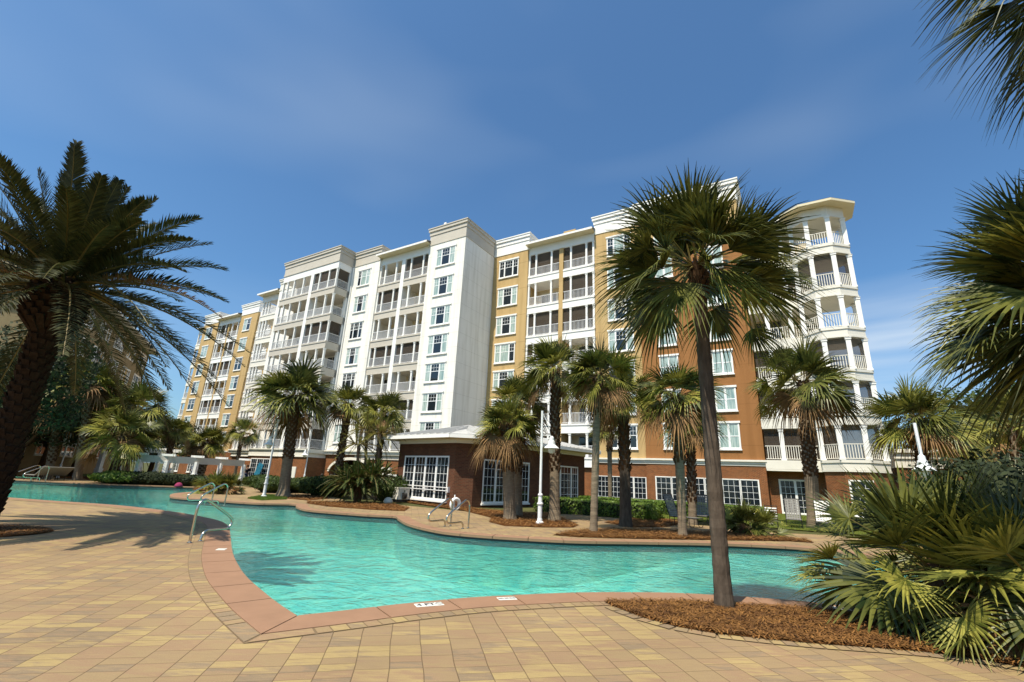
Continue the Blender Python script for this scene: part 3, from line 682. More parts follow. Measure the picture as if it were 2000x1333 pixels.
# --- balconies B1
def twin(u0, u1, v, pil0, pil1, pilm, n0=0, n1=7, near=True, eavez=26.6, screens=(), core='interior', depth=2.2, ztop=25.55, slab='white'):
    section_core(u0, u1, v, 26.4, depth, core)
    L_ = [(pil1, u1), (u0, pil0)]
    for k, (a, b) in enumerate(L_):
        for i in range(n0, n1):
            w_ = b-a; c = [a+w_*.25, a+w_*.75]
            if k == 0: c += [b-.1]
            else: c += [a+.1]
            balcony(a, b, v, i, c, depth, slab, near=near and NCOL[0] < 92, screen=(k, i) in screens, ztop=ztop if i == 6 else None)
    wallbox(pil0, pil1, v-.0, v+depth, F[0]-.88, 25.6, M[pilm], 'pilaster')
    part(MB().box(-u1, -u0, v+.04, v+depth, 25.55, 26.5), 'beam', M['white'])
    if eavez: eave(u0, u1, v, eavez)
twin(15.4, 23.1, 40.15, 18.87, 19.34, 'sttan', screens={(0, 6), (1, 6), (0, 4), (1, 4), (1, 5), (0, 3), (1, 2), (0, 1)})
# --- tan section
wallbox(23.1, 27.67, 40.0, YB, 3.74, 26.4, M['sttan']); parapet(23.05, 27.6, 40.0, 26.4, 28.35)
for i in range(7): window(24.4, 26.78, 40.0, WB[i], WT[i], 3, 'top', ['rand', 'side', 'side'][i % 3])
part(MB().box(-20.3, -19.0, 43.5, 45.2, 28.0, 29.4).box(-20.4, -18.9, 43.4, 45.3, 29.4, 29.6), 'chimney', [M['sttan']])
# --- white tower
wallbox(27.67, 32.72, 34.4, YB, 3.74, 26.4, M['stwhite']); parapet(27.67, 32.72, 34.4, 26.4, 28.4, 'beige', vb=42)
for zz, x in ((26.45, 0),):
    mb = MB(); mb.box(-27.75, -27.6, 34.3, 40, 3.74, 26.3); part(mb, 'corner_board', M['white']) if False else None
for i in range(7): window(29.0, 31.45, 34.4, WB[i], WT[i], 3, 'top', 'side')
brickbase(27.67, 36.9, 34.6)
bandpart(27.6, 45.3, 34.4)
mb = MB(); mb.tube([(-31.5, 35.3, 28.4), (-31.5, 35.3, 29.3)], .02, 6); mb.box(-31.8, -31.2, 35.29, 35.31, 29.1, 29.13); mb.box(-31.51, -31.49, 35., 35.6, 29.1, 29.13); mb.box(-31.75, -31.4, 35.28, 35.3, 29.3, 29.5)
part(mb, 'weather_vane', M['white'])
# --- balconies B2
twin(32.72, 40.5, 34.55, 36.4, 36.95, 'white', eavez=26.6, screens={(1, 6), (0, 3), (1, 3), (0, 5), (1, 1)}, slab='beige')
part(MB().box(-38.6, -37.4, 39.0, 40.6, 28.0, 29.3).box(-38.7, -37.3, 38.9, 40.7, 29.3, 29.5), 'chimney', M['sttan'])
# --- white section
wallbox(40.5, 45.3, 34.4, YB, 3.74, 26.4, M['stwhite']); parapet(40.5, 45.25, 34.4, 26.4, 28.2, 'beige')
for i in range(7): window(42.1, 44.1, 34.4, WB[i], WT[i], 3, 'top', 'side' if i % 2 else 'rand')
part(MB().tube([(-45.15, 34.3, 3.8), (-45.15, 34.3, 26.2)], .09, 8), 'downspout', M['white'])
# brick base with the arched passage
xs0, xs1 = -45.4, -36.9; ac, ar = -41.0, 3.3
arc = [(ac-ar*cos(t), 1.5+1.25*sin(t)) for t in [pi*k/16 for k in range(17)]]
poly = [(xs0, -.1), (ac-ar, -.1)]+arc+[(ac+ar, -.1), (xs1, -.1), (xs1, 3.3), (xs0, 3.3)]
part(MB().prism(poly, 34.6, 35.2, axis='y'), 'brick_base', M['brick'], fix=True)
wallbox(36.9, 45.4, 38.5, YB, -.1, 3.3, M['brick'], 'brick_base'); part(MB().box(-45.4, -36.9, 35.2, 38.5, 3.0, 3.29), 'ceiling', M['white'])
arc2 = [(ac-(ar+.28)*cos(t), 1.5+1.53*sin(t)) for t in [pi*k/16 for k in range(17)]]
part(MB().prism(arc+arc2[::-1], 34.5, 34.62, axis='y'), 'arch_trim', M['cream'], fix=True)
# --- projecting bay with wraparound balconies
U0, U1, VB = 45.35, 56.5, 32.2
wallbox(U0, 60.8, 35.2, YB, F[0]-.5, 26.4, M['stwhite']); wallbox(56.5, 60.8, 34.4, 35.2, 3.74, 26.4, M['stwhite'])
for i in range(7):
    zt = 25.4 if i == 6 else None
    balcony(U0, 49.9, VB, i, [45.5, 46.94, 48.74], 3.0, 'beige' if i else 'cream', near=NCOL[0] < 97, screen=i in (0, 4, 6), rightopen=34.2, ztop=zt)
    balcony(50.5, U1, VB, i, [52.0, 54.0, 55.4, 56.35], 3.0, 'beige' if i else 'cream', near=NCOL[0] < 97, leftopen=34.2, ztop=zt)
wallbox(49.9, 50.5, VB, 35.2, F[0]-.88, 25.4, M['white'], 'pilaster'); wallbox(U0, 45.75, 34.0, 35.2, F[0], 25.4, M['white'], 'pilaster')
part(MB().box(-U1, -U0, VB+.02, 35.2, 25.4, 26.45), 'beam', M['white']); parapet(U0, U1, VB, 26.4, 28.3, 'beige', vb=37.)
brickbase(U0+.05, U1-.05, VB+.1, 36); bandpart(U0, U1, VB+.05)
mb = MB(); mb.box(-U0-.001, -U0+.15, VB, 34.4, 3.3, 3.74); part(mb, 'band', M['cream'])
for k in range(3): window(52.05+k*1.25, 53.2+k*1.25, VB+.1, .0, 2.5, 1, (3, 5), None, False)
parapet(56.6, 60.8, 34.4, 26.0, 27.6, 'cream'); brickbase(56.45, 74.0, 35.2)
bandpart(56.6, 66, 34.9)
# --- narrow balcony stack with hip roof
for i in range(7):
    balcony(61.4, 65.5, 35.0, i, [61.55, 63.9, 64.6, 65.35], 2.0, 'cream', near=False, ztop=25.4 if i == 6 else None, leftopen=36.8)
wallbox(61.0, 64.4, 37.0, YB, 3.74, 26.0, M['sttan']); wallbox(60.8, 61.4, 34.9, 37.1, 3.74, 26.0, M['stwhite'])
eave(61.0, 65.9, 35.0, 26.1, .9)
part(MB().box(-65.5, -61.4, 35.05, 37, 25.4, 26.05), 'beam', M['white'])
# --- recessed balconies and the far tan block
twin(65.6, 74.06, 39.4, 69.6, 70.0, 'sttan', near=False, eavez=None)
wallbox(74.06, 79.2, 39.1, YB, 3.74, 26.4, M['sttan']); parapet(74.1, 79.2, 39.1, 26.5, 28.3)
for i in range(7): window(75.87, 77.8, 39.1, WB[i], WT[i], 2, 'top', 'rand')
twin(79.2, 86.45, 39.25, 82.7, 83.1, 'sttan', near=False, screens={(0, 6), (0, 4), (1, 4), (0, 2), (1, 2), (1, 5)})
wallbox(86.45, 91.5, 39.1, YB, 3.74, 26.4, M['sttan']); parapet(86.5, 91.5, 39.1, 26.4, 28.2)
for i in range(7): window(88.2, 90.2, 39.1, WB[i], WT[i], 2, 'top', 'rand')
part(MB().box(-83.5, -82.3, 43, 44.6, 28, 29.2).box(-83.6, -82.2, 42.9, 44.7, 29.2, 29.4), 'chimney', M['sttan'])
for i in range(7):
    balcony(91.5, 94.2, 39.6, i, [91.7, 94.05], 2.4, 'cream', near=False, ztop=25.0 if i == 6 else None, door=False, leftopen=42.)
eave(91.5, 94.2, 39.6, 26.0, .5)
brickbase(66.0, 94.2, 39.2); bandpart(74.0, 94.3, 39.1)
for ua in (76, 81.5, 84.0, 88.6): window(ua, ua+1.4, 39.2, .4, 2.3, 2, (2, 4), None, True)
FARCOL.build('column', M['white'], hotel)['kind'] = 'stuff'

# --- low annexe behind the right bushes
ann = empty('low_building', (0, 0, 0), BZ); tag(ann, 'low brick annexe with deep white cornice behind the right palms', 'building')
mb = MB().box(5.9, 10.6, 42, 52, 0, 3.5); mb.box(10.6, 22, 42.6, 52, 0, 3.5); mb.build('wall', M['brick'], ann)
mb = MB()
for a, b, c in ((5.85, 10.7, 41.9), (10.7, 22, 42.5)):
    mb.box(a, b, c, 52, 3.5, 4.1); mb.box(a, b+.05, c-.1, 52, 4.1, 4.5); mb.box(a, b+.12, c-.25, 52, 4.5, 4.75)
mb.build('cornice', M['cream'], ann)
window(-9.6, -8.4, 42, .6, 2.4, 2, (2, 4), None, True, parent=ann); window(-13.5, -12.2, 42.6, .6, 2.4, 2, (2, 4), None, True, parent=ann)

# ------------------------------------------------------------------ brick pavilion
pc = V((-2.3, 26.0)); pl = V((-6.6, 30.3)); pr = V((5.8, 35.1))
pang = atan2((pr-pc).y, (pr-pc).x)                 # local +x along the right face, local +y along the left face
pav = empty('pavilion', (pc.x, pc.y, 0), pang); tag(pav, 'single storey brick pavilion with pale hipped metal roof and gridded windows', 'pavilion')
PL, PR, CH = (pl-pc).length, (pr-pc).length, .75
poly = [(CH, 0), (PR, 0), (PR, PL), (0, PL), (0, CH)]
MB().prism(poly, -.1, 3.5).build('wall', M['brickpav'], pav, fix=True)
def offp(d): return [(CH-d*.4, -d), (PR+d, -d), (PR+d, PL+d), (-d, PL+d), (-d, CH-d*.4)]
mb = MB(); O = .85; mb.prism(offp(O), 3.62, 3.66, 1); 
for a, b in zip(offp(O), offp(O)[1:]+offp(O)[:1]): mb.bar((*a, 3.73), (*b, 3.73), .12, .2, 0)
mb.prism(offp(.04), 3.4, 3.62, 0)
rid = [(PL/2, PL/2, 4.8), (PR-PL/2, PL/2, 4.8)]
o_ = [(*p, 3.84) for p in offp(O+.05)]
def tri(mb, *p):
    k = len(mb.v); mb.v += [tuple(q) for q in p]; mb.f.append(tuple(range(k, k+len(p)))); mb.m.append(2)
tri(mb, o_[0], o_[1], rid[1], rid[0]); tri(mb, o_[1], o_[2], rid[1]); tri(mb, o_[2], o_[3], rid[0], rid[1]); tri(mb, o_[3], o_[4], rid[0]); tri(mb, o_[4], o_[0], rid[0])
def seam(a, b): mb.bar(V(a)+V((0, 0, .02)), V(b)+V((0, 0, .02)), .04, .05, 2)
seam(o_[0], rid[0]); seam(o_[4], rid[0]); seam(o_[1], rid[1]); seam(o_[3], rid[0]); seam(*rid)
k = .2
while k < 1:
    y = -.5+k*(PL+1); t = 1-abs(y-PL/2)/(PL/2+.85); x = -.9+(PL/2+.9)*t; seam((-.9, y, 3.86), (x, y, 3.86+.94*t)); k += .085
k = 0.
while k < PR:
    t = min(1, (k+.9)/(PL/2+.9), (PR+.9-k)/(PL/2+.9)); seam((k, -.9, 3.86), (k, -.9+(PL/2+.9)*t, 3.86+.94*t)); k += .5
mb.build('roof', [M['white'], M['soffit'], M['roofmetal']], pav)
def pwin(side, a, b, z0, z1, lites, grid=(3, 5)):
    h = empty('holder', (0, 0, 0), 0)
    wo = window(-b, -a, 0, z0, z1, lites, grid, None, False, True, parent=pav, surround=.06)
    bpy.data.objects.remove(h)
    if side == 'L': wo.rotation_euler = (0, 0, -pi/2); wo.location = (0, 0, 0)
    return wo
w1 = pwin('L', -(PL-.75), -(CH+.55), .3, 2.62, 4)        # left face: rotated window runs along +y
pwin('R', 1.55, 3.55, .25, 2.55, 2); pwin('R', 3.7, 5.6, .25, 2.55, 2); pwin('R', 8.3, 11.2, .25, 2.55, 3)
mb = MB()
for z in (.95, .78): mb.tube([(-.14, CH+.3, z), (-.14, PL+.3, z)], .025, 8)
for y in (CH+.3, PL/2, PL+.3): mb.box(-.16, 0, y-.03, y+.03, .7, 1.0)
mb.build('rail', M['railwhite'], pav)
# ------------------------------------------------------------------ palms
GA = pi*(3-5**.5)
def fan_leaf(mb, hub, p, upv, Ls, nseg, spread, droop, steps, m, fold=True, rnd=random, cup=.3):
    p = p.normalized(); s = p.cross(upv)
    if s.length < 1e-3: s = V((1, 0, 0))
    s.normalize(); n = s.cross(p).normalized(); dth = 2*spread/nseg
    for i in range(nseg):
        th = -spread+dth*(i+.5)+rnd.uniform(-.25, .25)*dth; q = abs(th)/spread
        d = (p*cos(th)+s*sin(th)+n*(cup*abs(sin(th/2))*1.3+rnd.uniform(-.05, .05))).normalized()
        Lk = Ls*(1-.38*q*q)*rnd.uniform(.9, 1.06); wv = d.cross(n).normalized(); w0 = Ls*.42*dth*.60
        dr = droop*rnd.uniform(.7, 1.4); prev = None
        for k in range(steps+1):
            t = k/steps
            c = hub+d*(Lk*t*(1-.10*dr*t))+V((0, 0, -1))*(dr*Lk*(.30*t**2+.38*t**5))
            w_ = w0*(.25+1.9*t if t < .4 else 1.01*(1-t)/.6)
            w_ = max(w_, .0015)
            if fold: cur = (c-wv*w_, c+n*(w_*.55), c+wv*w_)
            else: cur = (c-wv*w_, c+wv*w_)
            if prev:
                n0 = len(mb.v)
                mb.v += [tuple(x) for x in prev]+[tuple(x) for x in cur]; h = len(cur)
                for a in range(h-1): mb.f.append((n0+a, n0+a+1, n0+h+a+1, n0+h+a)); mb.m.append(m)
            prev = cur
    # share nothing: islands give each segment its own tone
def palm_crown(c, R, nleaf, nseg, steps, seed, lo=-45, hi=80, droop=.5, yellow=.2, dead=.1, petf=.48, fold=True, spread=1.75, jit=.22, cup=.3, petv=True):
    r = random.Random(seed); mb = MB(); c = V(c)
    for k in range(nleaf):
        f = (k+.5)/nleaf; el = radians(hi+(lo-hi)*f**.85)+r.uniform(-jit, jit); az = k*GA+r.uniform(-.5, .5)
        o = V((cos(az), sin(az), 0)); d = o*cos(el)+V((0, 0, sin(el))); Lp = R*petf*(r.uniform(.45, 1.3) if petv else r.uniform(.72, 1.22))*(1 if f > .2 else .8)
        sag = .22*Lp*(.4+f)
        pts = [c+o*.05*R+d*(Lp*t)+V((0, 0, -sag*t*t)) for t in (0, .33, .66, 1)]
        dd = (pts[3]-pts[2]).normalized()
        for a, b in zip(pts[:-1], pts[1:]): mb.bar(a, b, .028*R/1.9, .016*R/1.9, 3)
        e2 = atan2(dd.z, hypot(dd.x, dd.y)); upv = o*(-sin(e2))+V((0, 0, cos(e2)))
        upv = (upv+V((-o.y, o.x, 0))*r.uniform(-.9, .9)).normalized()
        isdead = f > 1-dead; m = 2 if isdead else (1 if r.random() < yellow*(.5+f) else 0)
        fan_leaf(mb, pts[3], dd, upv, min(R-Lp, R*.62)*r.uniform(.85, 1.15)*1.05, nseg, spread, droop*.6*(.5+f)*(1.15 if isdead else 1), steps, m, fold, r, cup*r.uniform(.3, 1.8))
    return mb
def trunk_mb(b, t, r0, r1, boots=None, seg=14, flare=1.25, seed=0, ring=.012, bootlen=.2, bend=0.):
    r = random.Random(seed); mb = MB(); b = V(b); t = V(t); H = (t-b).length; n = max(10, int(H/.12)); pts = []; rs = []
    for i in range(n+1):
        f = i/n; p = b.lerp(t, f)+V((bend*sin(pi*f), 0, 0)); pts.append(p); rr = r0+(r1-r0)*f
        if f < .12: rr *= 1+(flare-1)*(1-f/.12)**2
        rs.append(rr*(1+(ring/r0*.5 if i % 2 else 0)+r.uniform(-.015, .015)))
    mb.tube(pts, rs, seg, 0)
    if boots:
        f0, cnt = boots; ax = (t-b).normalized(); sd = ax.cross(V((0, 1, 0))).normalized(); u = ax.cross(sd)
        for k in range(cnt):
            f = f0+(1-f0)*(k+.5)/cnt; a = k*GA; o = sd*cos(a)+u*sin(a); rr = r0+(r1-r0)*f; base = b.lerp(t, f)+o*rr*.85
            tip = base+ax*bootlen*r.uniform(.7, 1.1)+o*bootlen*r.uniform(.3, .55); mb.bar(base-ax*.03, tip, rr*.55, .035, 1, o)
    return mb
def palm(name, base, crown, R, label, group=None, bootlen=.2, nleaf=30, nseg=18, steps=3, seed=1, r0=.17, r1=.14, boots=(.3, 70), tm='trunkgrey', fold=False, skirt=0, bend=0, cat='palm tree', flare=1.25, **k):
    base = V((base[0], base[1], 0)); c = V(crown); e = empty(name, base); e.rotation_euler = (0, 0, 0)
    tag(e, label, cat, group)
    rel = c-base
    trunk_mb((0, 0, -.05), rel-V((0, 0, .02)), r0, r1, boots, 14, seed=seed, bend=bend, flare=flare, bootlen=bootlen).build('trunk', [M[tm], M['boot']], e, smooth=False)
    mb = palm_crown(rel, R, nleaf, nseg, steps, seed, fold=fold, **k)
    mb.build('crown', [M['leaf'], M['leaf2'], M['dead'], M['petiole']], e)
    return e
# the slender near palm
nb_ = g(1415, 1189); dN = hypot(nb_.x, nb_.y); cN = at(1371, 520, dN)
palm('palm_tree', nb_, (nb_.x, nb_.y, cN.z), 1.85, 'tall slender fan palm in the right foreground bed with dark trunk', nleaf=56, nseg=34, steps=5, jit=.3, cup=.45, spread=1.35, seed=11, r0=.112, r1=.10, boots=(.88, 60), tm='trunkdark', fold=True, droop=.5, yellow=.1, petf=.5, dead=.0, bootlen=.16, lo=-27, hi=86, flare=1.2)
G2 = 'fan palms round the pool'
plist = [
 # base px, crown px, R, label, kwargs
 ((553, 970), (578, 775), 2.7, 31.0, 'stout fan palm with pale swollen base beside second lamp post', dict(r0=.34, r1=.30, boots=(.36, 170), nleaf=44, flare=1.7, yellow=.3, dead=.14, nseg=22, bend=.0)),
 ((655, 948), (682, 790), 1.75, 33.0, 'fan palm rising left of the bushy palm clump, taller trunk', dict(r0=.26, r1=.24, boots=(.1, 150), yellow=.35)),
 ((733, 948), (750, 805), 1.8, 32.0, 'fan palm just left of the pavilion roof, behind the bushy clump', dict(r0=.2, r1=.2, boots=(.1, 130), yellow=.4)),
 ((996, 1014), (990, 835), 1.65, 20.0, 'fan palm left of the white lamp post with drooping orange lower leaves', dict(r0=.28, r1=.26, boots=(.5, 110), nleaf=42, nseg=26, dead=.22, yellow=.45, flare=1.25, hi=78, lo=-40)),
 ((1013, 1005), (1010, 790), 1.6, 22.0, 'fan palm half hidden behind the orange leaved palm at the pavilion', dict(r0=.2, r1=.2, boots=(.35, 110), dead=.1)),
 ((1083, 1017), (1085, 722), 1.75, 20.4, 'fan palm right of the white lamp post with boot covered trunk', dict(r0=.25, r1=.2, boots=(.3, 170), nleaf=40, nseg=26, flare=1.4, yellow=.35)),
 ((1159, 1039), (1168, 735), 1.55, 16.6, 'pale slim trunked sabal palm in the far bed, left of the dark trunk', dict(r0=.135, r1=.15, boots=(.72, 50), nleaf=42, nseg=30, yellow=.3, droop=.6)),
 ((1222, 1022), (1218, 775), 1.65, 19.8, 'fan palm with blackish trunk beyond the path', dict(r0=.27, r1=.2, boots=(.4, 110), tm='trunkdark', nleaf=36, nseg=26, dead=.15)),
 ((1192, 985), (1190, 838), 1.35, 32., 'thin far palm in front of the tan wall', dict(r0=.13, r1=.2, boots=(.7, 60))),
 ((1333, 1040), (1322, 775), 1.65, 17.4, 'grey trunked palm left of the near slender palm', dict(r0=.15, r1=.2, boots=(.5, 90), nleaf=40, nseg=28, yellow=.3)),
 ((1352, 1012), (1348, 832), 1.5, 23.5, 'palm peeping out right behind the near slender trunk', dict(r0=.2, r1=.2, boots=(.2, 110), dead=.15)),
 ((1592, 1030), (1568, 748), 2.5, 27.0, 'tall fan palm with pale base before the corner turret', dict(r0=.34, r1=.28, boots=(.33, 230), nleaf=38, nseg=28, dead=.12, yellow=.4, lo=-38, flare=1.25)),
 ((1800, 1000), (1795, 822), 1.9, 24.0, 'round headed palm right of the turret behind the low annexe cornice', dict(r0=.17, r1=.2, boots=(.5, 90), nleaf=46, nseg=30)),
 ((1905, 985), (1893, 850), 1.9, 34.0, 'far palm at right behind the annexe, left one', dict(nleaf=36)),
 ((1990, 985), (1975, 835), 2.1, 30.0, 'far palm at the right edge behind the annexe', dict(nleaf=36, yellow=.4)),
 ((155, 925), (178, 755), 2.7, 50.0, 'tall shaggy palm behind the left lamp, tan dead leaves', dict(r0=.3, r1=.35, boots=(.3, 160), dead=.35, yellow=.5, nleaf=44)),
 ((100, 915), (120, 790), 2.7, 52.0, 'shaggy palm between date palm trunk and left lamp', dict(r0=.3, r1=.35, boots=(.2, 150), dead=.35, yellow=.5, nleaf=44)),
 ((246, 925), (268, 800), 2.6, 48.5, 'palm beyond the white pergola with wide dark head', dict(r0=.32, r1=.3, boots=(.2, 120), nleaf=42)),
 ((222, 935), (240, 850), 2.5, 45.5, 'lower green palm in front of the pergola middle', dict(r0=.25, r1=.3, boots=(.2, 120), yellow=.4, nleaf=40)),
 ((322, 925), (340, 842), 1.6, 50.0, 'small palm at the left end of the tan wall', dict(r0=.22, r1=.24, boots=(.2, 90))),
 ((390, 915), (408, 862), 2.0, 52.0, 'low dense palm over the beige pergola', dict(r0=.5, r1=.45, boots=(.1, 120), nleaf=40)),
 ((463, 910), (474, 845), 1.6, 50.0, 'small thin trunked palm at the right end of the pergola', dict(r0=.13, r1=.16, boots=(.5, 60), nleaf=34)),
]
for i, (bpx, cpx, R_, dist, lab, kw) in enumerate(plist):
    b = gd(bpx[0], bpx[1], dist); c = at(cpx[0], cpx[1], dist)
    kk = dict(nleaf=40, nseg=22, yellow=.4, droop=.75, petf=.42+.14*((i*37)%10)/10); kk.update(kw); kk['yellow'] = kk['yellow']+.2; kk['r0'] = kk.get('r0', .17)*.88; kk['r1'] = kk.get('r1', .14)*.85; kk.setdefault('lo', -34); R_ *= 1.1
    palm('palm_tree', b, (c.x, c.y, c.z), R_, lab, 'fan palms around the far deck', seed=30+i, **kk)
# two palms standing outside the right edge whose heads hang into view
c = at(2165, 545, 8.2); palm('palm_tree', (c.x, c.y), c, 1.95, 'fan palm whose head enters at the right edge, middle height', nleaf=66, nseg=34, steps=5, jit=.3, cup=.4, spread=1.4, seed=72, fold=True, droop=.5, dead=.0, lo=-62, yellow=.2)
c = at(2230, -190, 7.2); palm('palm_tree', (c.x, c.y), c, 2.2, 'taller fan palm whose dark head hangs from the top right corner', nleaf=40, nseg=34, spread=1.4, steps=5, seed=75, fold=True, droop=.5, dead=.0, lo=-60, yellow=.0)
# date palm
def date_crown(c, Lf, nf, nl, seed, lo=-45, hi=82, orange=.06, wid=1.):
    r = random.Random(seed); mb = MB(); c = V(c)
    for k in range(nf):
        f = (k+.5)/nf; el = radians(hi+(lo-hi)*f**.9)+r.uniform(-.1, .1); az = k*GA+r.uniform(-.15, .15); o = V((cos(az), sin(az), 0)); s = V((-o.y, o.x, 0))
        Lk = Lf*r.uniform(.85, 1.08); sag = Lk*(.16+.42*f*(1-.3*f)); d = o*cos(el)+V((0, 0, sin(el))); rach = []
        for j in range(13):
            t = j/12; rach.append(c+o*.25+d*(Lk*t)+V((0, 0, -sag*t**2.1)))
        mb.tube(rach, [.035*(1-.8*j/12) for j in range(13)], 4, 1, cap=False)
        m = 2 if r.random() < orange else 0
        for j in range(nl):
            t = .12+.88*j/nl; x = t*12; a = int(min(x, 11.99)); p = rach[a].lerp(rach[a+1], x-a); tg = (rach[a+1]-rach[a]).normalized(); nn = s.cross(tg)
            if nn.z < 0: nn = -nn
            ll = .52*Lf/4*(sin(pi*min(1, t*.85+.12))**.6)*r.uniform(.85, 1.15)
            for sg in (-1, 1):
                dd = (s*sg*.75+tg*(.55+.5*t)+nn*r.uniform(.1, .55)).normalized(); w_ = .016*wid*max(Lf/4, .7); wv = dd.cross(nn).normalized()*w_
                mid = p+dd*ll*.5; tip = p+dd*ll+V((0, 0, -ll*r.uniform(.02, .2)))
                n0 = len(mb.v); mb.v += [tuple(p-wv*.5), tuple(p+wv*.5), tuple(mid+wv), tuple(mid-wv), tuple(tip)]
                mb.f += [(n0, n0+1, n0+2, n0+3), (n0+3, n0+2, n0+4)]; mb.m += [m, m]
    return mb
db = g(-45, 1037); dD = hypot(db.x, db.y); dc = at(122, 560, dD)
dp = empty('date_palm', db); tag(dp, 'massive feathery date palm leaning over the left edge, trunk coloured dark as in silhouette', 'palm tree')
rel = V((dc.x-db.x, dc.y-db.y, dc.z))
trunk_mb((0, 0, -.05), rel, .25, .27, (.05, 300), 16, 1.2, 5, bootlen=.2).build('trunk', [M['bootdark'], M['bootdark']], dp)
mb = MB(); r_ = random.Random(3)
for k in range(150):
    a = k*GA; f = k/150; z = rel.z-1.3+1.3*f; o = V((cos(a), sin(a), 0)); rr = .26+.26*sin(pi*min(1, f*.9+.15)); p = V((rel.x, rel.y, z))+o*rr*.7; mb.bar(p, p+o*.28+V((0, 0, .32)), .14, .05, 0, o)
mb.lathe((rel.x, rel.y, 0), [(.2, rel.z-1.2), (.52, rel.z-.9), (.6, rel.z-.4), (.4, rel.z), (.1, rel.z+.2)], 14, 0)
mb.build('boot_mass', M['bootdark'], dp)
date_crown(rel, 4.1, 80, 84, 9, lo=-22, wid=1.1, orange=.015).build('crown', [M['date'], M['petiole'], M['dead']], dp)
# small feather palms (pygmy dates / queen)
def feather(base_px, crown_px, dist, Lf, label, seed, n=22, trunk=.09, name='feather_palm', lo=-30, m='leaf2'):
    b = gd(*base_px, dist); c = at(*crown_px, dist); e = empty(name, b); tag(e, label, 'palm tree'); rl = V((c.x-b.x, c.y-b.y, c.z))
    trunk_mb((0, 0, -.05), rl, trunk, trunk, None, 8, seed=seed).build('trunk', [M['trunkdark'], M['boot']], e)
    date_crown(rl, Lf, n, 30, seed, lo=lo, orange=.0).build('crown', [M[m], M['petiole'], M['dead']], e)
feather((716, 948), (716, 838), 31, 1.9, 'slim feather palm in the clump left of the pavilion roof corner', 41)
feather((738, 948), (742, 848), 30.5, 1.9, 'slim feather palm nearest the pavilion left corner', 42)
feather((700, 948), (700, 868), 30.5, 1.6, 'shortest feather palm rising from the clump, left one', 43)
def bush_palm(base, label, R, n, seed, z=.25, cat='palm shrub', nseg=26, steps=4, droop=.35, yellow=.35, dead=.08, lo=-15, hi=80, petf=.55, fold=True, name='fan_palm_shrub'):
    e = empty(name, base); tag(e, label, cat)
    mb = palm_crown((0, 0, z), R, n, nseg, steps, seed, lo=lo, hi=hi, droop=droop, yellow=yellow, dead=dead, petf=petf, fold=fold, spread=1.9)
    mb.build('leaves', [M['leaf'], M['leaf2'], M['dead'], M['petiole']], e)
    MB().lathe((0, 0, 0), [(.14, -.05), (.16, .1), (.12, z), (.03, z+.15)], 10).build('stem', M['boot'], e)
bush_palm(g(1850, 1232), 'large fan palm shrub in front, leaves hanging over the coping', 1.65, 40, 51, .7, yellow=.6, lo=-38, hi=82, nseg=30, steps=5)
bush_palm(g(1960, 1200), 'fan palm shrub at the right edge with glossy leaves to the ground', 1.65, 44, 52, .7, yellow=.6, lo=-40, nseg=30, steps=5)
bush_palm(g(1935, 1155), 'dense fan palm shrub behind the front one', 1.55, 50, 53, .8, lo=-25, hi=80)
bush_palm(g(2080, 1290), 'fan palm shrub cut by the bottom right corner', 1.5, 40, 54, .6, lo=-40, nseg=30, steps=5)
bush_palm(g(2050, 1110), 'tall fan palm shrub behind the others at the right edge', 2.0, 60, 55, 1.2, lo=-20, hi=75)
bush_palm(g(1452, 1044), 'bushy low fan palm in the far bed, left of the chaise', 1.15, 26, 56, .25, nseg=18, steps=3, fold=False, dead=.12)
bush_palm(g(1487, 1046), 'bushy low fan palm nearer the reclined chaise', 1.05, 24, 57, .25, nseg=18, steps=3, fold=False)
bush_palm(gd(415, 955, 33), 'yellow green sago clump by the far handrails', 1.25, 28, 58, .3, nseg=14, steps=3, fold=False, yellow=.8)
bush_palm(gd(445, 957, 33), 'reddish tipped palm shrub right of the far handrails', 1.15, 28, 59, .3, nseg=14, steps=3, fold=False, yellow=.6, dead=.2)
# dark bushy pygmy clump
e = empty('date_palm_clump', gd(697, 985, 27.5)); tag(e, 'dense dark green bushy palm clump in the middle bed', 'palm shrub')
mb = MB(); rr_ = random.Random(5)
for q in range(9):
    a = q*GA; m2 = date_crown((.85*(q/9)**.5*cos(a)*1.3, .8*(q/9)**.5*sin(a), rr_.uniform(.5, 1.5)), 1.15, 34, 26, 61+q, lo=-25, orange=0, wid=1.6); k = len(mb.v)
    mb.v += m2.v; mb.f += [tuple(i+k for i in f) for f in m2.f]; mb.m += m2.m
mb.build('leaves', [M['hedge'], M['petiole'], M['dead']], e)
MB().lathe((0, 0, 0), [(.2, -.05), (.22, .5), (.1, 1.1)], 8).build('stem', M['boot'], e)
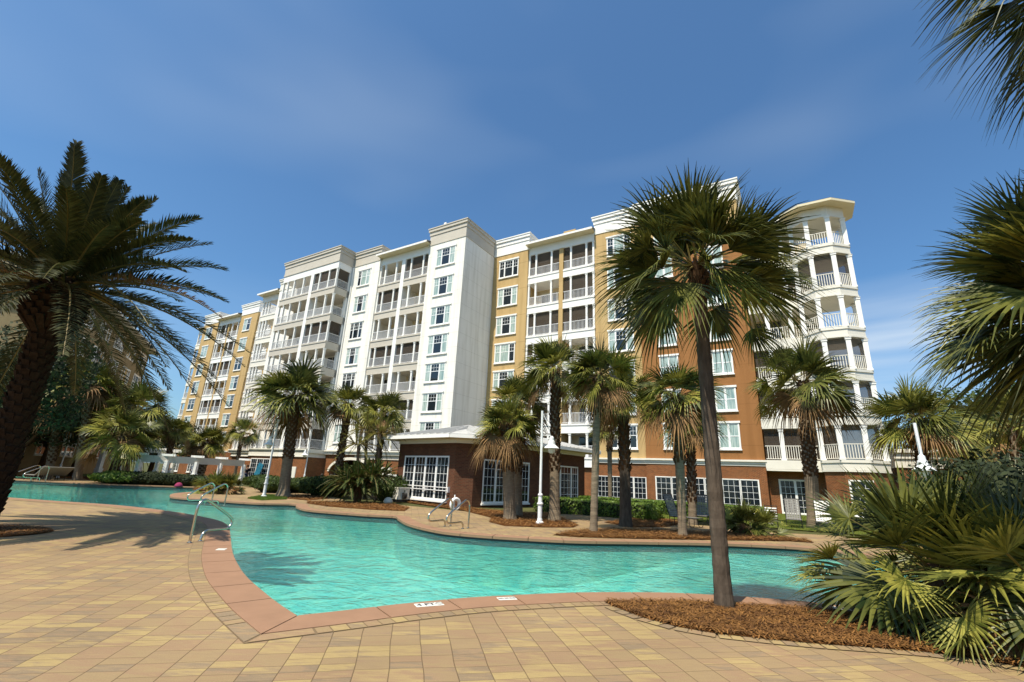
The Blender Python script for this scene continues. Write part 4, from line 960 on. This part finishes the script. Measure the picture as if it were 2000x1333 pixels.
# ------------------------------------------------------------------ hedges, shrubs, broadleaf trees
def leafmass(mb, c, d, n, size, seed, m=0, box=False):
    r = random.Random(seed); c = V(c)
    for _ in range(n):
        if box:
            p = V((r.uniform(-1, 1), r.uniform(-1, 1), r.uniform(-1, 1))); a = r.randrange(3); p[a] = r.choice((-1, 1))*r.uniform(.86, 1.04)
            if a == 2: p.z = abs(p.z)
            pn = p
        else:
            th = r.uniform(0, 2*pi); z = r.uniform(-.7, 1); q = (1-z*z)**.5; p = V((q*cos(th), q*sin(th), z))*r.uniform(.72, 1.05); p *= 1+.18*noise.noise(p*2.3+V((seed, 0, 0)))
        pos = c+V((p.x*d[0], p.y*d[1], p.z*d[2]))
        nn = (p.normalized()+V((r.uniform(-1, 1), r.uniform(-1, 1), r.uniform(-1, 1)))*.8).normalized(); t = nn.cross(V((r.uniform(-1, 1), r.uniform(-1, 1), r.uniform(-1, 1)))).normalized(); b = nn.cross(t)
        s = size*r.uniform(.6, 1.3); mb.quad(pos-t*s, pos-b*s*.5, pos+t*s, pos+b*s*.5, m)
def hedge(c, d, n, size, label, seed, m='hedge', rz=0., name='hedge', box=False, cat='hedge'):
    e = empty(name, (c[0], c[1], 0), rz); tag(e, label, cat)
    mb = MB(); leafmass(mb, (0, 0, d[2]), d, n, size, seed, box=box)
    mb.build('leaves', M[m], e)
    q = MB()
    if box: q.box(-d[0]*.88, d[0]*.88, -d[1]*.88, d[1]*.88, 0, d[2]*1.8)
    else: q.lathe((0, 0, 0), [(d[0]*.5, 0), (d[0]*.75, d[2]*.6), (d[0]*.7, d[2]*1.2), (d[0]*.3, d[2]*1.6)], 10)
    o = q.build('dark_core', M['darkleaf'], e)  # solid dark core added as the shaded inside of the leaves
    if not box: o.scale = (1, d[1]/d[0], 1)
c = gd(1300, 998, 30); hedge(c, (5.2, .7, .36), 9000, .07, 'long clipped light green hedge under the brick base windows', 81, 'hedgelite', BZ, box=True)
c = gd(1165, 1003, 25.5); hedge(c, (3.1, 1.0, .36), 6000, .07, 'rounded light green hedge at the pavilion right corner', 82, 'hedgelite', BZ, box=True)
c = gd(640, 970, 33); hedge(c, (1.9, 1.3, .62), 5000, .08, 'dark hedge mass between the stout palm and the bushy clump', 83, 'hedge', .1)
c = gd(590, 962, 37); hedge(c, (2.2, 1.2, .5), 5000, .08, 'clipped hedge behind the stout palm', 84, 'hedge', .1)
c = gd(530, 962, 36); hedge(c, (1.3, 1.1, .5), 3500, .08, 'round clipped bush beside the second lamp post', 85, 'hedge', .0)
c = gd(515, 950, 44); hedge(c, (1.8, 1., .5), 3000, .09, 'low hedge under the tall gridded window', 86, 'hedge', .0)
c = gd(760, 975, 30); hedge(c, (1.2, 1.1, .75), 3500, .07, 'dark hedge against the pavilion left corner', 87, 'hedge', .0)
c = gd(228, 944, 44.6); hedge(c, (1.7, 1.3, .45), 3500, .09, 'round yellow green bush at the far pool edge', 88, 'hedgelite')
c = gd(285, 944, 44.2); hedge(c, (2.6, 1.2, .45), 4500, .09, 'dark low hedge under the beige pergola', 89, 'darkleaf', .4)
c = gd(350, 946, 43.6); hedge(c, (2.6, 1.0, .42), 4500, .09, 'dark low hedge right part under the pergola', 90, 'darkleaf', .4)
c = gd(1965, 985, 13); hedge(c, (1.6, 1.6, 1.25), 5000, .07, 'dark leafy shrub behind the right palm shrubs', 91, 'darkleaf')
def tree(c, h, d, label, seed, n=9000, m='darkleaf', size=.16):
    e = empty('broadleaf_tree', c); tag(e, label, 'tree'); r = random.Random(seed); mb = MB()
    for k in range(9):
        o = V((r.uniform(-.6, .6)*d, r.uniform(-.6, .6)*d, h*r.uniform(-.12, .3))); q = d*r.uniform(.35, .6); leafmass(mb, (o.x, o.y, h*.62+o.z), (q, q, q*.85), n//9, size, seed+k)
    mb.build('crown', M[m], e); t = MB(); t.tube([(0, 0, -.1), (.1, 0, h*.3), (0, .1, h*.6)], [.3, .22, .12], 10)
    for k in range(5): a = k*1.3; t.tube([(.1, 0, h*.3), (d*.4*cos(a), d*.4*sin(a), h*.62)], [.12, .04], 6)
    t.build('trunk', M['boot'], e)
for px, dist, h, d, lab in [(20, 52, 7, 4.2, 'dark broadleaf tree at the far left behind the date palm'), (75, 56, 7.5, 4.5, 'dark broadleaf tree left of the lamp'), (140, 60, 8.5, 4.5, 'dark broadleaf tree behind the left lamp'), (215, 64, 7.5, 4.5, 'dark broadleaf tree behind the white pergola'), (290, 70, 6.5, 4.5, 'dark tree behind the beige pergola, by the tan wall'), (-70, 40, 8, 4.5, 'dark broadleaf tree beyond the left edge behind the date palm')]:
    tree(gd(px, 930, dist), h, d, lab, int(px)+100)
for px, dist, h, d, lab in [(1850, 60, 7.0, 4, 'green tree behind the annexe roof'), (1935, 55, 8, 4.5, 'broad green tree at far right behind the annexe'), (2040, 40, 8, 5, 'broad green tree beyond the right edge')]:
    tree(gd(px, 970, dist), h, d, lab, int(px)+100, m='hedge')
# ------------------------------------------------------------------ distant left buildings
def far_block(c, rz, wx, wy, h, label, m='stfar', cols=3, rows=6, roofh=2.5, f0=0):
    e = empty('apartment_building', c, rz); tag(e, label, 'building')
    MB().box(-wx/2, wx/2, 0, wy, 0, h).build('wall', M[m], e)
    mb = MB(); o = 1.1; A_ = [(-wx/2-o, -o, h), (wx/2+o, -o, h), (wx/2+o, wy+o, h), (-wx/2-o, wy+o, h)]
    mb.prism([(p[0], p[1]) for p in A_], h, h+.25, 0); r1_ = (-wx/2+wy/2, wy/2, h+roofh); r2_ = (wx/2-wy/2, wy/2, h+roofh)
    B4 = [(*p[:2], h+.26) for p in A_]
    for f in ((B4[0], B4[1], r2_, r1_), (B4[1], B4[2], r2_), (B4[2], B4[3], r1_, r2_), (B4[3], B4[0], r1_)): k = len(mb.v); mb.v += [tuple(q) for q in f]; mb.f.append(tuple(range(k, k+len(f)))); mb.m.append(1)
    mb.build('roof', [M['cream'], M['roofmetal']], e, fix=False)
    for r in range(f0, rows):
        z = h-2.6-3.1*r
        if z < .5: continue
        for q in range(cols):
            x = -wx/2+wx*(q+.5)/cols; window(-(x+1.6), -(x-1.6), 0, z, z+1.7, 3, 'sash', None, False, False, parent=e, surround=.16)
    return e
Rr = at(292, 690, 84); Ll = at(60, 690, 52); dr_ = (Rr-Ll); dr_.z = 0; fl = dr_.length; mid = (Rr+Ll)/2
far_block((mid.x, mid.y, 0), atan2(dr_.y, dr_.x), fl, 14, Rr.z, 'distant beige apartment block with pale hip roof behind the left palms', cols=6, roofh=2.2)
cpt = at(-30, 700, 70); far_block((cpt.x-16, cpt.y-8, 0), radians(35), 24, 12, 15, 'distant brown apartment block at the left edge behind the date palm', 'stbrown', cols=5)
# ------------------------------------------------------------------ lamps
def lamp(base, h, az, label, group='white pool lamp posts'):
    e = empty('street_lamp', base, az); tag(e, label, 'lamp post', group)
    mb = MB(); mb.lathe((0, 0, 0), [(.16, 0), (.16, .05), (.10, .10), (.10, .16), (.085, .18), (.085, .68), (.12, .70), (.12, .74), (.085, .76), (.07, 1.0), (.095, 1.02), (.095, 1.06), (.055, 1.1), (.045, h)], 14)
    mb.build('post', M['lampwhite'], e, smooth=False)
    mb = MB(); mb.tube([(0, 0, h-.05), (.28, 0, h-.62), (.33, 0, h-.98)], .014, 6); mb.tube([(0, 0, h-.98), (.36, 0, h-.98)], .018, 6); mb.tube([(0, 0, h-1.12), (.3, 0, h-1.12)], .012, 6)
    mb.build('bracket', M['lampwhite'], e)
    mb = MB(); z = h-1.5; mb.lathe((.40, 0, 0), [(.30, z), (.31, z+.02), (.28, z+.05), (.15, z+.16), (.13, z+.3), (.10, z+.32), (.09, z+.44), (.03, z+.5)], 18); mb.build('shade', M['lampwhite'], e)
    mb = MB(); mb.lathe((.40, 0, 0), [(.05, z-.2), (.11, z-.16), (.145, z-.08), (.15, z-.002)], 14); mb.build('globe', M['lampglass'], e)
    return e
hl = at(1062, 803, hypot(*g(1054, 1023).xy)).z
lamp(g(1054, 1023), hl, radians(-5), 'white lamp post before the pavilion, nearest one')
lamp(g(515, 971), 4.35, radians(150), 'white lamp post beside the stout pale based palm')
lamp(gd(112, 932, 55), 4.4, radians(175), 'white lamp post at far left with hood pointing left')
lamp(gd(591, 951, 49), 4.35, radians(250), 'small far lamp post in front of the brick bay')
lp_ = gd(1822, 1000, 19.5)
lamp(lp_, at(1803, 826, 19.5).z, atan2(-lp_.y, -lp_.x), 'white lamp post rising behind the right palm shrubs')
# ------------------------------------------------------------------ pool hand rails
def smooth_path(P, k=6):
    P = [V(p) for p in P]; out = []
    for i in range(len(P)-1):
        a, b, c, d = P[max(i-1, 0)], P[i], P[i+1], P[min(i+2, len(P)-1)]
        for j in range(k): t = j/k; out.append(.5*((2*b)+(c-a)*t+(2*a-5*b+4*c-d)*t*t+(3*b-a-3*c+d)*t**3))
    return out+[P[-1]]
def rail(base, ang, label, s=1., double=None, group=None):
    """local +x points to the water"""
    e = empty('pool_handrail', base, ang); tag(e, label, 'handrail', group)
    prof = [(0, 0, 0), (0, 0, .3), (0, 0, .62), (.015, 0, .74), (.08, 0, .83), (.18, 0, .86), (.28, 0, .83), (.62, 0, .66), (1.0, 0, .46), (1.10, 0, .36), (1.08, 0, .26), (.98, 0, .20), (.65, 0, .20), (.40, 0, .20), (.31, 0, .15), (.28, 0, .06), (.28, 0, 0)]
    for y in ([0] if not double else [0, double]):
        MB().tube(smooth_path([(p[0]*s, y, p[2]*s) for p in prof]), .028, 10).build('rail', M['steel'], e, smooth=True)
        for x in (0, .28):
            MB().lathe((x*s, y, 0), [(.055, .002), (.055, .012), (.035, .02), (.03, .03)], 12).build('flange', M['steel'], e)
rb = g(370, 1061); d_ = g(402, 1057)-rb
rail(rb, atan2(*(g(470, 1046)-rb).yx), 'bent steel handrail on the near coping at left', 1.0)
r1 = g(878, 1027); a1 = atan2(*(g(820, 1032)-g(878, 1027)).yx)
rail(g(880, 1028), a1, 'pair of bent steel rails at the pool edge before the pavilion', 1.0, .75)
rail(gd(414, 977, 24.), a1+.25, 'pair of bent steel rails at the peninsula tip', 1.0, .75)
rail(gd(72, 938, 47.4), a1+.3, 'pair of bent steel rails at the far left pool edge', 1.2, .9)
# ------------------------------------------------------------------ depth tiles with writing
def text_mesh(txt, size, parent, loc, rot=0., m='letter'):
    cu = bpy.data.curves.new('lettering', 'FONT'); cu.body = txt; cu.size = size; cu.align_x = 'CENTER'; cu.align_y = 'CENTER'; cu.extrude = .0008; cu.offset = size*.03
    o = bpy.data.objects.new('lettering', cu); col.objects.link(o); dg = bpy.context.evaluated_depsgraph_get(); me = bpy.data.meshes.new_from_object(o.evaluated_get(dg)); bpy.data.objects.remove(o)
    o = bpy.data.objects.new('lettering', me); me.materials.clear(); me.materials.append(M[m]); col.objects.link(o); o.parent = parent; o.location = loc; o.rotation_euler = (0, 0, rot); return o
def marker(c, ang, w_, d_, txt, size, label, icon=False, sx=1.):
    e = empty('depth_marker', (c.x, c.y, .0145), ang); tag(e, label, 'pool sign')
    MB().box(-w_/2, w_/2, -d_/2, d_/2, 0, .004).build('tile', M['signwhite'], e)
    t = text_mesh(txt, size, e, (-.12*w_ if icon else 0, 0, .0052)); t.scale = (sx, 1, 1)
    if icon:
        mb = MB(); x = w_*.36
        mb.tube([(x+.045*cos(a), .045*sin(a), .006) for a in [i*pi/9 for i in range(19)]], .004, 4); mb.bar((x-.03, .03, .006), (x+.03, -.03, .006), .006, .002); mb.build('symbol', M['strap'], e)
pa, pb_ = g(806, 1186), g(870, 1181); ang_ = atan2(*(pb_-pa).yx)
marker(g(838, 1184), ang_, .36, .15, '4 FT', .13, 'white depth tile reading 4 FT on the near coping', True)
marker(g(990, 1172), atan2(*(g(1014, 1171)-g(972, 1172.5)).yx), .26, .14, 'NO DIVING', .075, 'white tile reading NO DIVING on the near coping', sx=.62)
marker(g(1652, 1192), atan2(*(g(1665, 1194)-g(1630, 1189)).yx), .32, .14, '4 FT', .12, 'shaded white depth tile under the right palm leaves')
marker(g(432, 1075), atan2(*(g(440, 1075)-g(424, 1075)).yx), .16, .2, 'NO DIVING', .04, 'small white tile on the coping beside the near handrail', sx=.7)
# ------------------------------------------------------------------ furniture
def chaise(base, ang, label, white=False, s=1., back=70):
    e = empty('chaise_longue', base, ang); tag(e, label, 'lounge chair', 'strap lounge chairs on the far deck')
    fr = MB(); W, Ls, H = .62, 1.15, .36
    for y in (-W/2, W/2):
        fr.tube([(0, y, H), (Ls, y, H)], .018, 8)
        for x in (.1, Ls-.12): fr.tube(smooth_path([(x-.12, y, H), (x-.1, y, .08), (x, y, .0), (x+.1, y, .08), (x+.12, y, H)], 4), .014, 6)
    a = radians(back); b0 = V((0, 0, H)); bd = V((-cos(a), 0, sin(a)))
    for y in (-W/2, W/2): fr.tube([b0+V((0, y, 0)), b0+bd*.95+V((0, y, 0))], .018, 8)
    fr.tube([b0+bd*.95+V((0, -W/2, 0)), b0+bd*.95+V((0, W/2, 0))], .018, 8); fr.tube([(Ls, -W/2, H), (Ls, W/2, H)], .018, 8)
    fr.build('frame', M['black'], e)
    for nm, p0, dv, ln, n1 in (('seat', V((0, 0, H+.01)), V((1, 0, 0)), Ls, 14), ('backrest', b0, bd, .95, 12)):
        mb = MB(); nv = dv.cross(V((0, 1, 0)))
        for k in range(n1): p = p0+dv*(ln*(k+.5)/n1); mb.bar(p+V((0, -W/2, 0)), p+V((0, W/2, 0)), .05, .005, 0, nv)
        for k in range(6): y = -W/2+W*(k+.5)/6; mb.bar(p0+dv*.02+V((0, y, 0))+nv*.006, p0+dv*(ln-.02)+V((0, y, 0))+nv*.006, .05, .004, 0, nv)
        mb.build(nm, M['strapwhite' if white and nm == 'backrest' else 'strap'], e)
fa = atan2(*(-g(1615, 1045)).yx)
chaise(g(1612, 1036), fa, 'lounge chair with white woven back right of the pale palm base', True)
chaise(g(1552, 1029), fa+.05, 'grey strap lounge chair left of the pale palm base')
chaise(g(1372, 1022), fa+.1, 'grey strap lounge chair behind the near trunk, wide back')
chaise(g(1318, 1026), fa+1.2, 'dark strap lounge chair in side view left of the grey trunk')
t = empty('round_table', g(1478, 1033)); tag(t, 'low round metal table behind the bushy fan palms', 'table')
MB().lathe((0, 0, 0), [(.45, .60), (.46, .62), (.45, .64)], 24).build('tabletop', M['strapwhite'], t)
for k in range(4): a = k*pi/2+.4; MB().tube([(.36*cos(a), .36*sin(a), .6), (.30*cos(a), .30*sin(a), .3), (.4*cos(a), .4*sin(a), 0)], .014, 6).build('leg', M['black'], t)
t = empty('dining_chair', g(1508, 1034), fa); tag(t, 'metal chair standing between round table and lounge chair', 'chair')
mb = MB()
for x in (-.22, .22):
    for y in (-.24, .24): mb.tube([(x, y, 0), (x*.95, y, .44)], .012, 6)
    mb.tube([(-.22, -.24 if x < 0 else .24, .42), (-.34, -.24 if x < 0 else .24, .95)], .012, 6)
mb.tube([(-.34, -.24, .95), (-.34, .24, .95)], .012, 6); mb.build('frame', M['black'], t)
MB().box(-.24, .24, -.24, .24, .43, .46).build('seat', M['strap'], t)
mb = MB()
for k in range(4): mb.bar((-.24-.03*k, -.24, .55+.1*k), (-.24-.03*k, .24, .55+.1*k), .05, .01, 0, V((1, 0, .3)))
mb.build('backrest', M['strapwhite'], t)
for k in range(4):
    e = empty('chaise_longue', gd(70+k*14, 935, 48.6+k*.2), radians(-20)); tag(e, ['grey lounge chair far left, nearest the rails', 'grey lounge chair far left, second from the rails', 'grey lounge chair far left beside the lamp', 'grey lounge chair far left touching the palm'][k], 'lounge chair', 'far left lounge chairs')
    mb = MB(); mb.bar((-.9, 0, .35), (.3, 0, .35), .6, .05); mb.bar((.3, 0, .35), (1.1, 0, .95), .6, .05); mb.build('seat', M['strap'], e)
    for x in (-.8, .3):
        for y in (-.28, .28): MB().box(x-.02, x+.02, y-.02, y+.02, 0, .34).build('leg', M['black'], e)
# life ring on its post
e = empty('life_ring', V((-1.95, 24.35, 0)), radians(45)); tag(e, 'white life ring on a short post at the pavilion corner', 'life ring')
lp = gd(886, 1000, 24.2); e.location = lp
MB().tube([(0, 0, 0), (0, 0, .7)], .03, 8).build('post', M['whitelite'], e)
mb = MB(); mb.tube([(.25*cos(a), -.09, .26+.25*sin(a)) for a in [i*2*pi/24 for i in range(25)]], .09, 10, 0, cap=False); mb.build('ring', M['whitelite'], e, smooth=True)
e = empty('utility_box', gd(781, 978, 29.3), pang); tag(e, 'beige pump box with hose reel by the pavilion left corner', 'utility box')
mb = MB().box(-.4, .4, -.3, .3, .15, .75, 0); mb.box(-.43, .43, -.33, .33, .75, .82, 0); mb.build('housing', M['cream'], e); mb = MB(); mb.box(-.36, .36, -.26, .26, 0, .15); mb.tube([(-.1, -.36, .35), (.1, -.36, .35)], .18, 12); mb.build('reel', M['black'], e)
e = empty('garden_rock', gd(757, 988, 27.5)); tag(e, 'small pale boulder on the pine straw bed', 'rock'); mb = MB(); mb.lathe((0, 0, 0), [(.2, 0), (.26, .1), (.2, .24), (.08, .32)], 9); mb.build('boulder', M['cream'], e, smooth=True)
lw = empty('low_wall', gd(757, 960, 37), BZ); tag(lw, 'white low wall between bushy clump and pavilion', 'wall')
MB().box(-1.6, 1.4, 0, .3, 0, 1.5).build('panel', M['whitelite'], lw); MB().box(-1.1, -.1, .02, .28, 1.5, 2.0).build('cap', M['cream'], lw)
e = empty('notice_board', (0, 0, 0), BZ); tag(e, 'white notice sign on the brick bay wall', 'sign')
MB().box(-48.0, -46.9, VB+.0, VB+.07, .3, 1.75).build('panel', M['signwhite'], e); MB().box(-48.05, -46.85, VB+.03, VB+.09, .25, 1.8).build('frame', M['cream'], e)
mb = MB()
for k in range(7): mb.box(-47.9, -47.1-.1*(k % 3), VB-.004, VB-.001, 1.5-.17*k, 1.54-.17*k)
# pergolas
def pergola(pts, h, label, beam='beige', slats=True, post=.22, bw=.5):
    e = empty('pergola', pts[0]); tag(e, label, 'pergola'); o = V(pts[0]); P = [V(p)-o for p in pts]
    for p in P:
        mb = MB(); mb.box(p.x-post/2, p.x+post/2, p.y-post/2, p.y+post/2, 0, h); mb.box(p.x-post/2-.05, p.x+post/2+.05, p.y-post/2-.05, p.y+post/2+.05, .0, .75); mb.box(p.x-post/2-.07, p.x+post/2+.07, p.y-post/2-.07, p.y+post/2+.07, .75, .85); mb.build('post', M['white'], e)
    for a, b in zip(P[:-1], P[1:]):
        MB().bar(a+V((0, 0, h+.1)), b+V((0, 0, h+.1)), .08, bw).build('beam', M[beam], e)
        if slats:
            d = (b-a).normalized(); s = V((-d.y, d.x, 0)); n = int((b-a).length/.42); mb = MB()
            for k in range(n+1): p = a.lerp(b, k/n)+V((0, 0, h+.3)); mb.bar(p-s*.6, p+s*1.6, .07, .22)
            mb.build('slats', M['white'], e)
    mb = MB()
    for p in P:
        for q in (-1, 1): mb.bar(p+V((-.45, .12*q, h+.42)), p+V((.45, .12*q, h+.42)), .06, .16)
    mb.build('rafter_ends', M['white'], e)
pg = [gd(262, 940, 45), gd(316, 943, 44.5), gd(374, 946, 45), gd(422, 948, 46), gd(468, 950, 47.5)]
pergola(pg, 1.75, 'curved pergola with beige fascia beam along the far pool edge', 'beige', False, .26)
pergola([gd(150, 930, 58), gd(188, 932, 57), gd(230, 933, 57)], 2.7, 'white slatted pergola behind the far left palms', 'white', True, .34, .3)
pergola([gd(268, 935, 60), gd(300, 936, 60), gd(330, 936, 62)], 2.5, 'white slatted pergola behind the beige one', 'white', True, .26, .2)
# banner at the tall window
e = empty('banner', (0, 0, 0), BZ); tag(e, 'blue patterned panel leaning at the tall gridded window', 'banner')
mb = MB(); mb.bar((-53.4, VB-.5, 0), (-52.9, VB-.3, 2.0), 1.0, .06, 0, V((0, -1, 0))); mb.build('panel', M['bluepat'], e); MB().box(-53.7, -52.7, VB-.7, VB-.2, 0, .08).build('foot', M['black'], e)
# ------------------------------------------------------------------ people
def skin_body(name, P, E, R, m, parent):
    bm = bmesh.new(); ly = bm.verts.layers.skin.verify(); vv = [bm.verts.new(p) for p in P]
    for a, b in E: bm.edges.new((vv[a], vv[b]))
    for v_, r in zip(vv, R): v_[ly].radius = (r, r)
    vv[0][ly].use_root = True
    me = bpy.data.meshes.new(name); bm.to_mesh(me); bm.free(); me.materials.append(m)
    o = bpy.data.objects.new(name, me); col.objects.link(o); o.parent = parent
    o.modifiers.new('skin', 'SKIN').use_smooth_shade = True; s = o.modifiers.new('sub', 'SUBSURF'); s.levels = 1; s.render_levels = 2
    return o
def person(base, ang, label, shirt, trousers, hair, sit=False, arms='down'):
    e = empty('person', base, ang); tag(e, label, 'person', 'people by the far building')
    hp = .92 if not sit else .5
    kn = [(.0, s*.10, .48) for s in (-1, 1)] if not sit else [(.42, s*.12, .5) for s in (-1, 1)]
    ft = [(.0, s*.11, .06) for s in (-1, 1)] if not sit else [(.44, s*.12, .06) for s in (-1, 1)]
    P = [(0, 0, hp), (0, 0, hp+.25), (0, 0, hp+.48), (0, 0, hp+.57), (.01, 0, hp+.66), (.02, 0, hp+.76)]; R = [.12, .12, .13, .055, .085, .07]; E = [(0, 1), (1, 2), (2, 3), (3, 4), (4, 5)]
    for i, s in enumerate((-1, 1)):
        k = len(P); P += [(0, s*.19, hp+.48), (.0 if arms == 'down' else .08, s*.27, hp+.22), (.1 if arms == 'down' else .28, s*.24, hp+.0 if arms == 'down' else hp+.12), (.12 if arms == 'down' else .34, s*.22, hp-.08 if arms == 'down' else hp+.13)]
        R += [.055, .045, .032, .035]; E += [(2, k), (k, k+1), (k+1, k+2), (k+2, k+3)]
        k = len(P); P += [(0, s*.10, hp-.03), kn[i], ft[i], (ft[i][0]+.16, ft[i][1], .04)]; R += [.085, .06, .04, .035]; E += [(0, k), (k, k+1), (k+1, k+2), (k+2, k+3)]
    skin_body('body', P, E, R, M['skin'], e)
    sp = [P[0], P[1], P[2], P[6], P[7], P[14], P[15]]; skin_body('shirt', [sp[0], sp[1], (0, 0, hp+.5), sp[3], sp[4], sp[5], sp[6]], [(0, 1), (1, 2), (2, 3), (3, 4), (2, 5), (5, 6)], [.145, .145, .145, .075, .06, .075, .06], shirt, e)
    skin_body('trousers', [P[0], P[10], kn[0], (ft[0][0], ft[0][1], .12), P[18], kn[1], (ft[1][0], ft[1][1], .12)], [(0, 1), (1, 2), (2, 3), (0, 4), (4, 5), (5, 6)], [.14, .105, .08, .055, .105, .08, .055], trousers, e)
    MB().lathe((0, 0, hp+.66), [(.095, .0), (.105, .06), (.09, .13), (.03, .165)], 10).build('hair', hair, e, smooth=True)
drk = mat('dark_cloth', (.02, .02, .025), .9, .1); jn = mat('denim', (.04, .06, .12), .9, .1); khaki = mat('khaki', (.35, .28, .18), .9, .1); mint = mat('pale_green_cloth', (.35, .6, .5), .9, .1); hr = mat('dark_hair', (.03, .02, .012), .6, .3); wc = mat('white_cloth', (.75, .75, .73), .9, .1)
person(gd(477, 949, 52), radians(-100), 'person in dark clothes standing by the tall gridded window', drk, jn, hr)
def bench(c, ang, label):
    e = empty('bench', c, ang); tag(e, label, 'bench'); MB().box(-.2, .25, -.9, .9, .42, .48).build('seat', M['boot'], e)
    for y in (-.75, .75): MB().box(-.15, .2, y-.04, y+.04, 0, .42).build('leg', M['black'], e)
bc = gd(634, 952, 40); bench(bc, radians(-110), 'brown bench behind the hedge where two people sit')
person(bc+V((-.35, 0, 0)), radians(-110), 'seated person in a bright blue shirt and khaki trousers', M['blue'], khaki, hr, True, 'fwd')
person(bc+V((.4, -.1, 0)), radians(-110), 'seated person in a pale green top right of the blue shirt', mint, khaki, hr, True, 'fwd')
person(gd(374, 938, 49), radians(-80), 'person in a white shirt behind the pergola post', wc, drk, hr)
# pink towel on chair under pergola
e = empty('beach_towel', gd(350, 944, 41.5)); tag(e, 'pink towel heap under the beige pergola', 'towel'); mb = MB(); mb.lathe((0, 0, 0), [(.26, 0), (.25, .1), (.2, .2), (.12, .28), (.03, .3)], 9); mb.build('cloth', M['pink'], e, smooth=True)
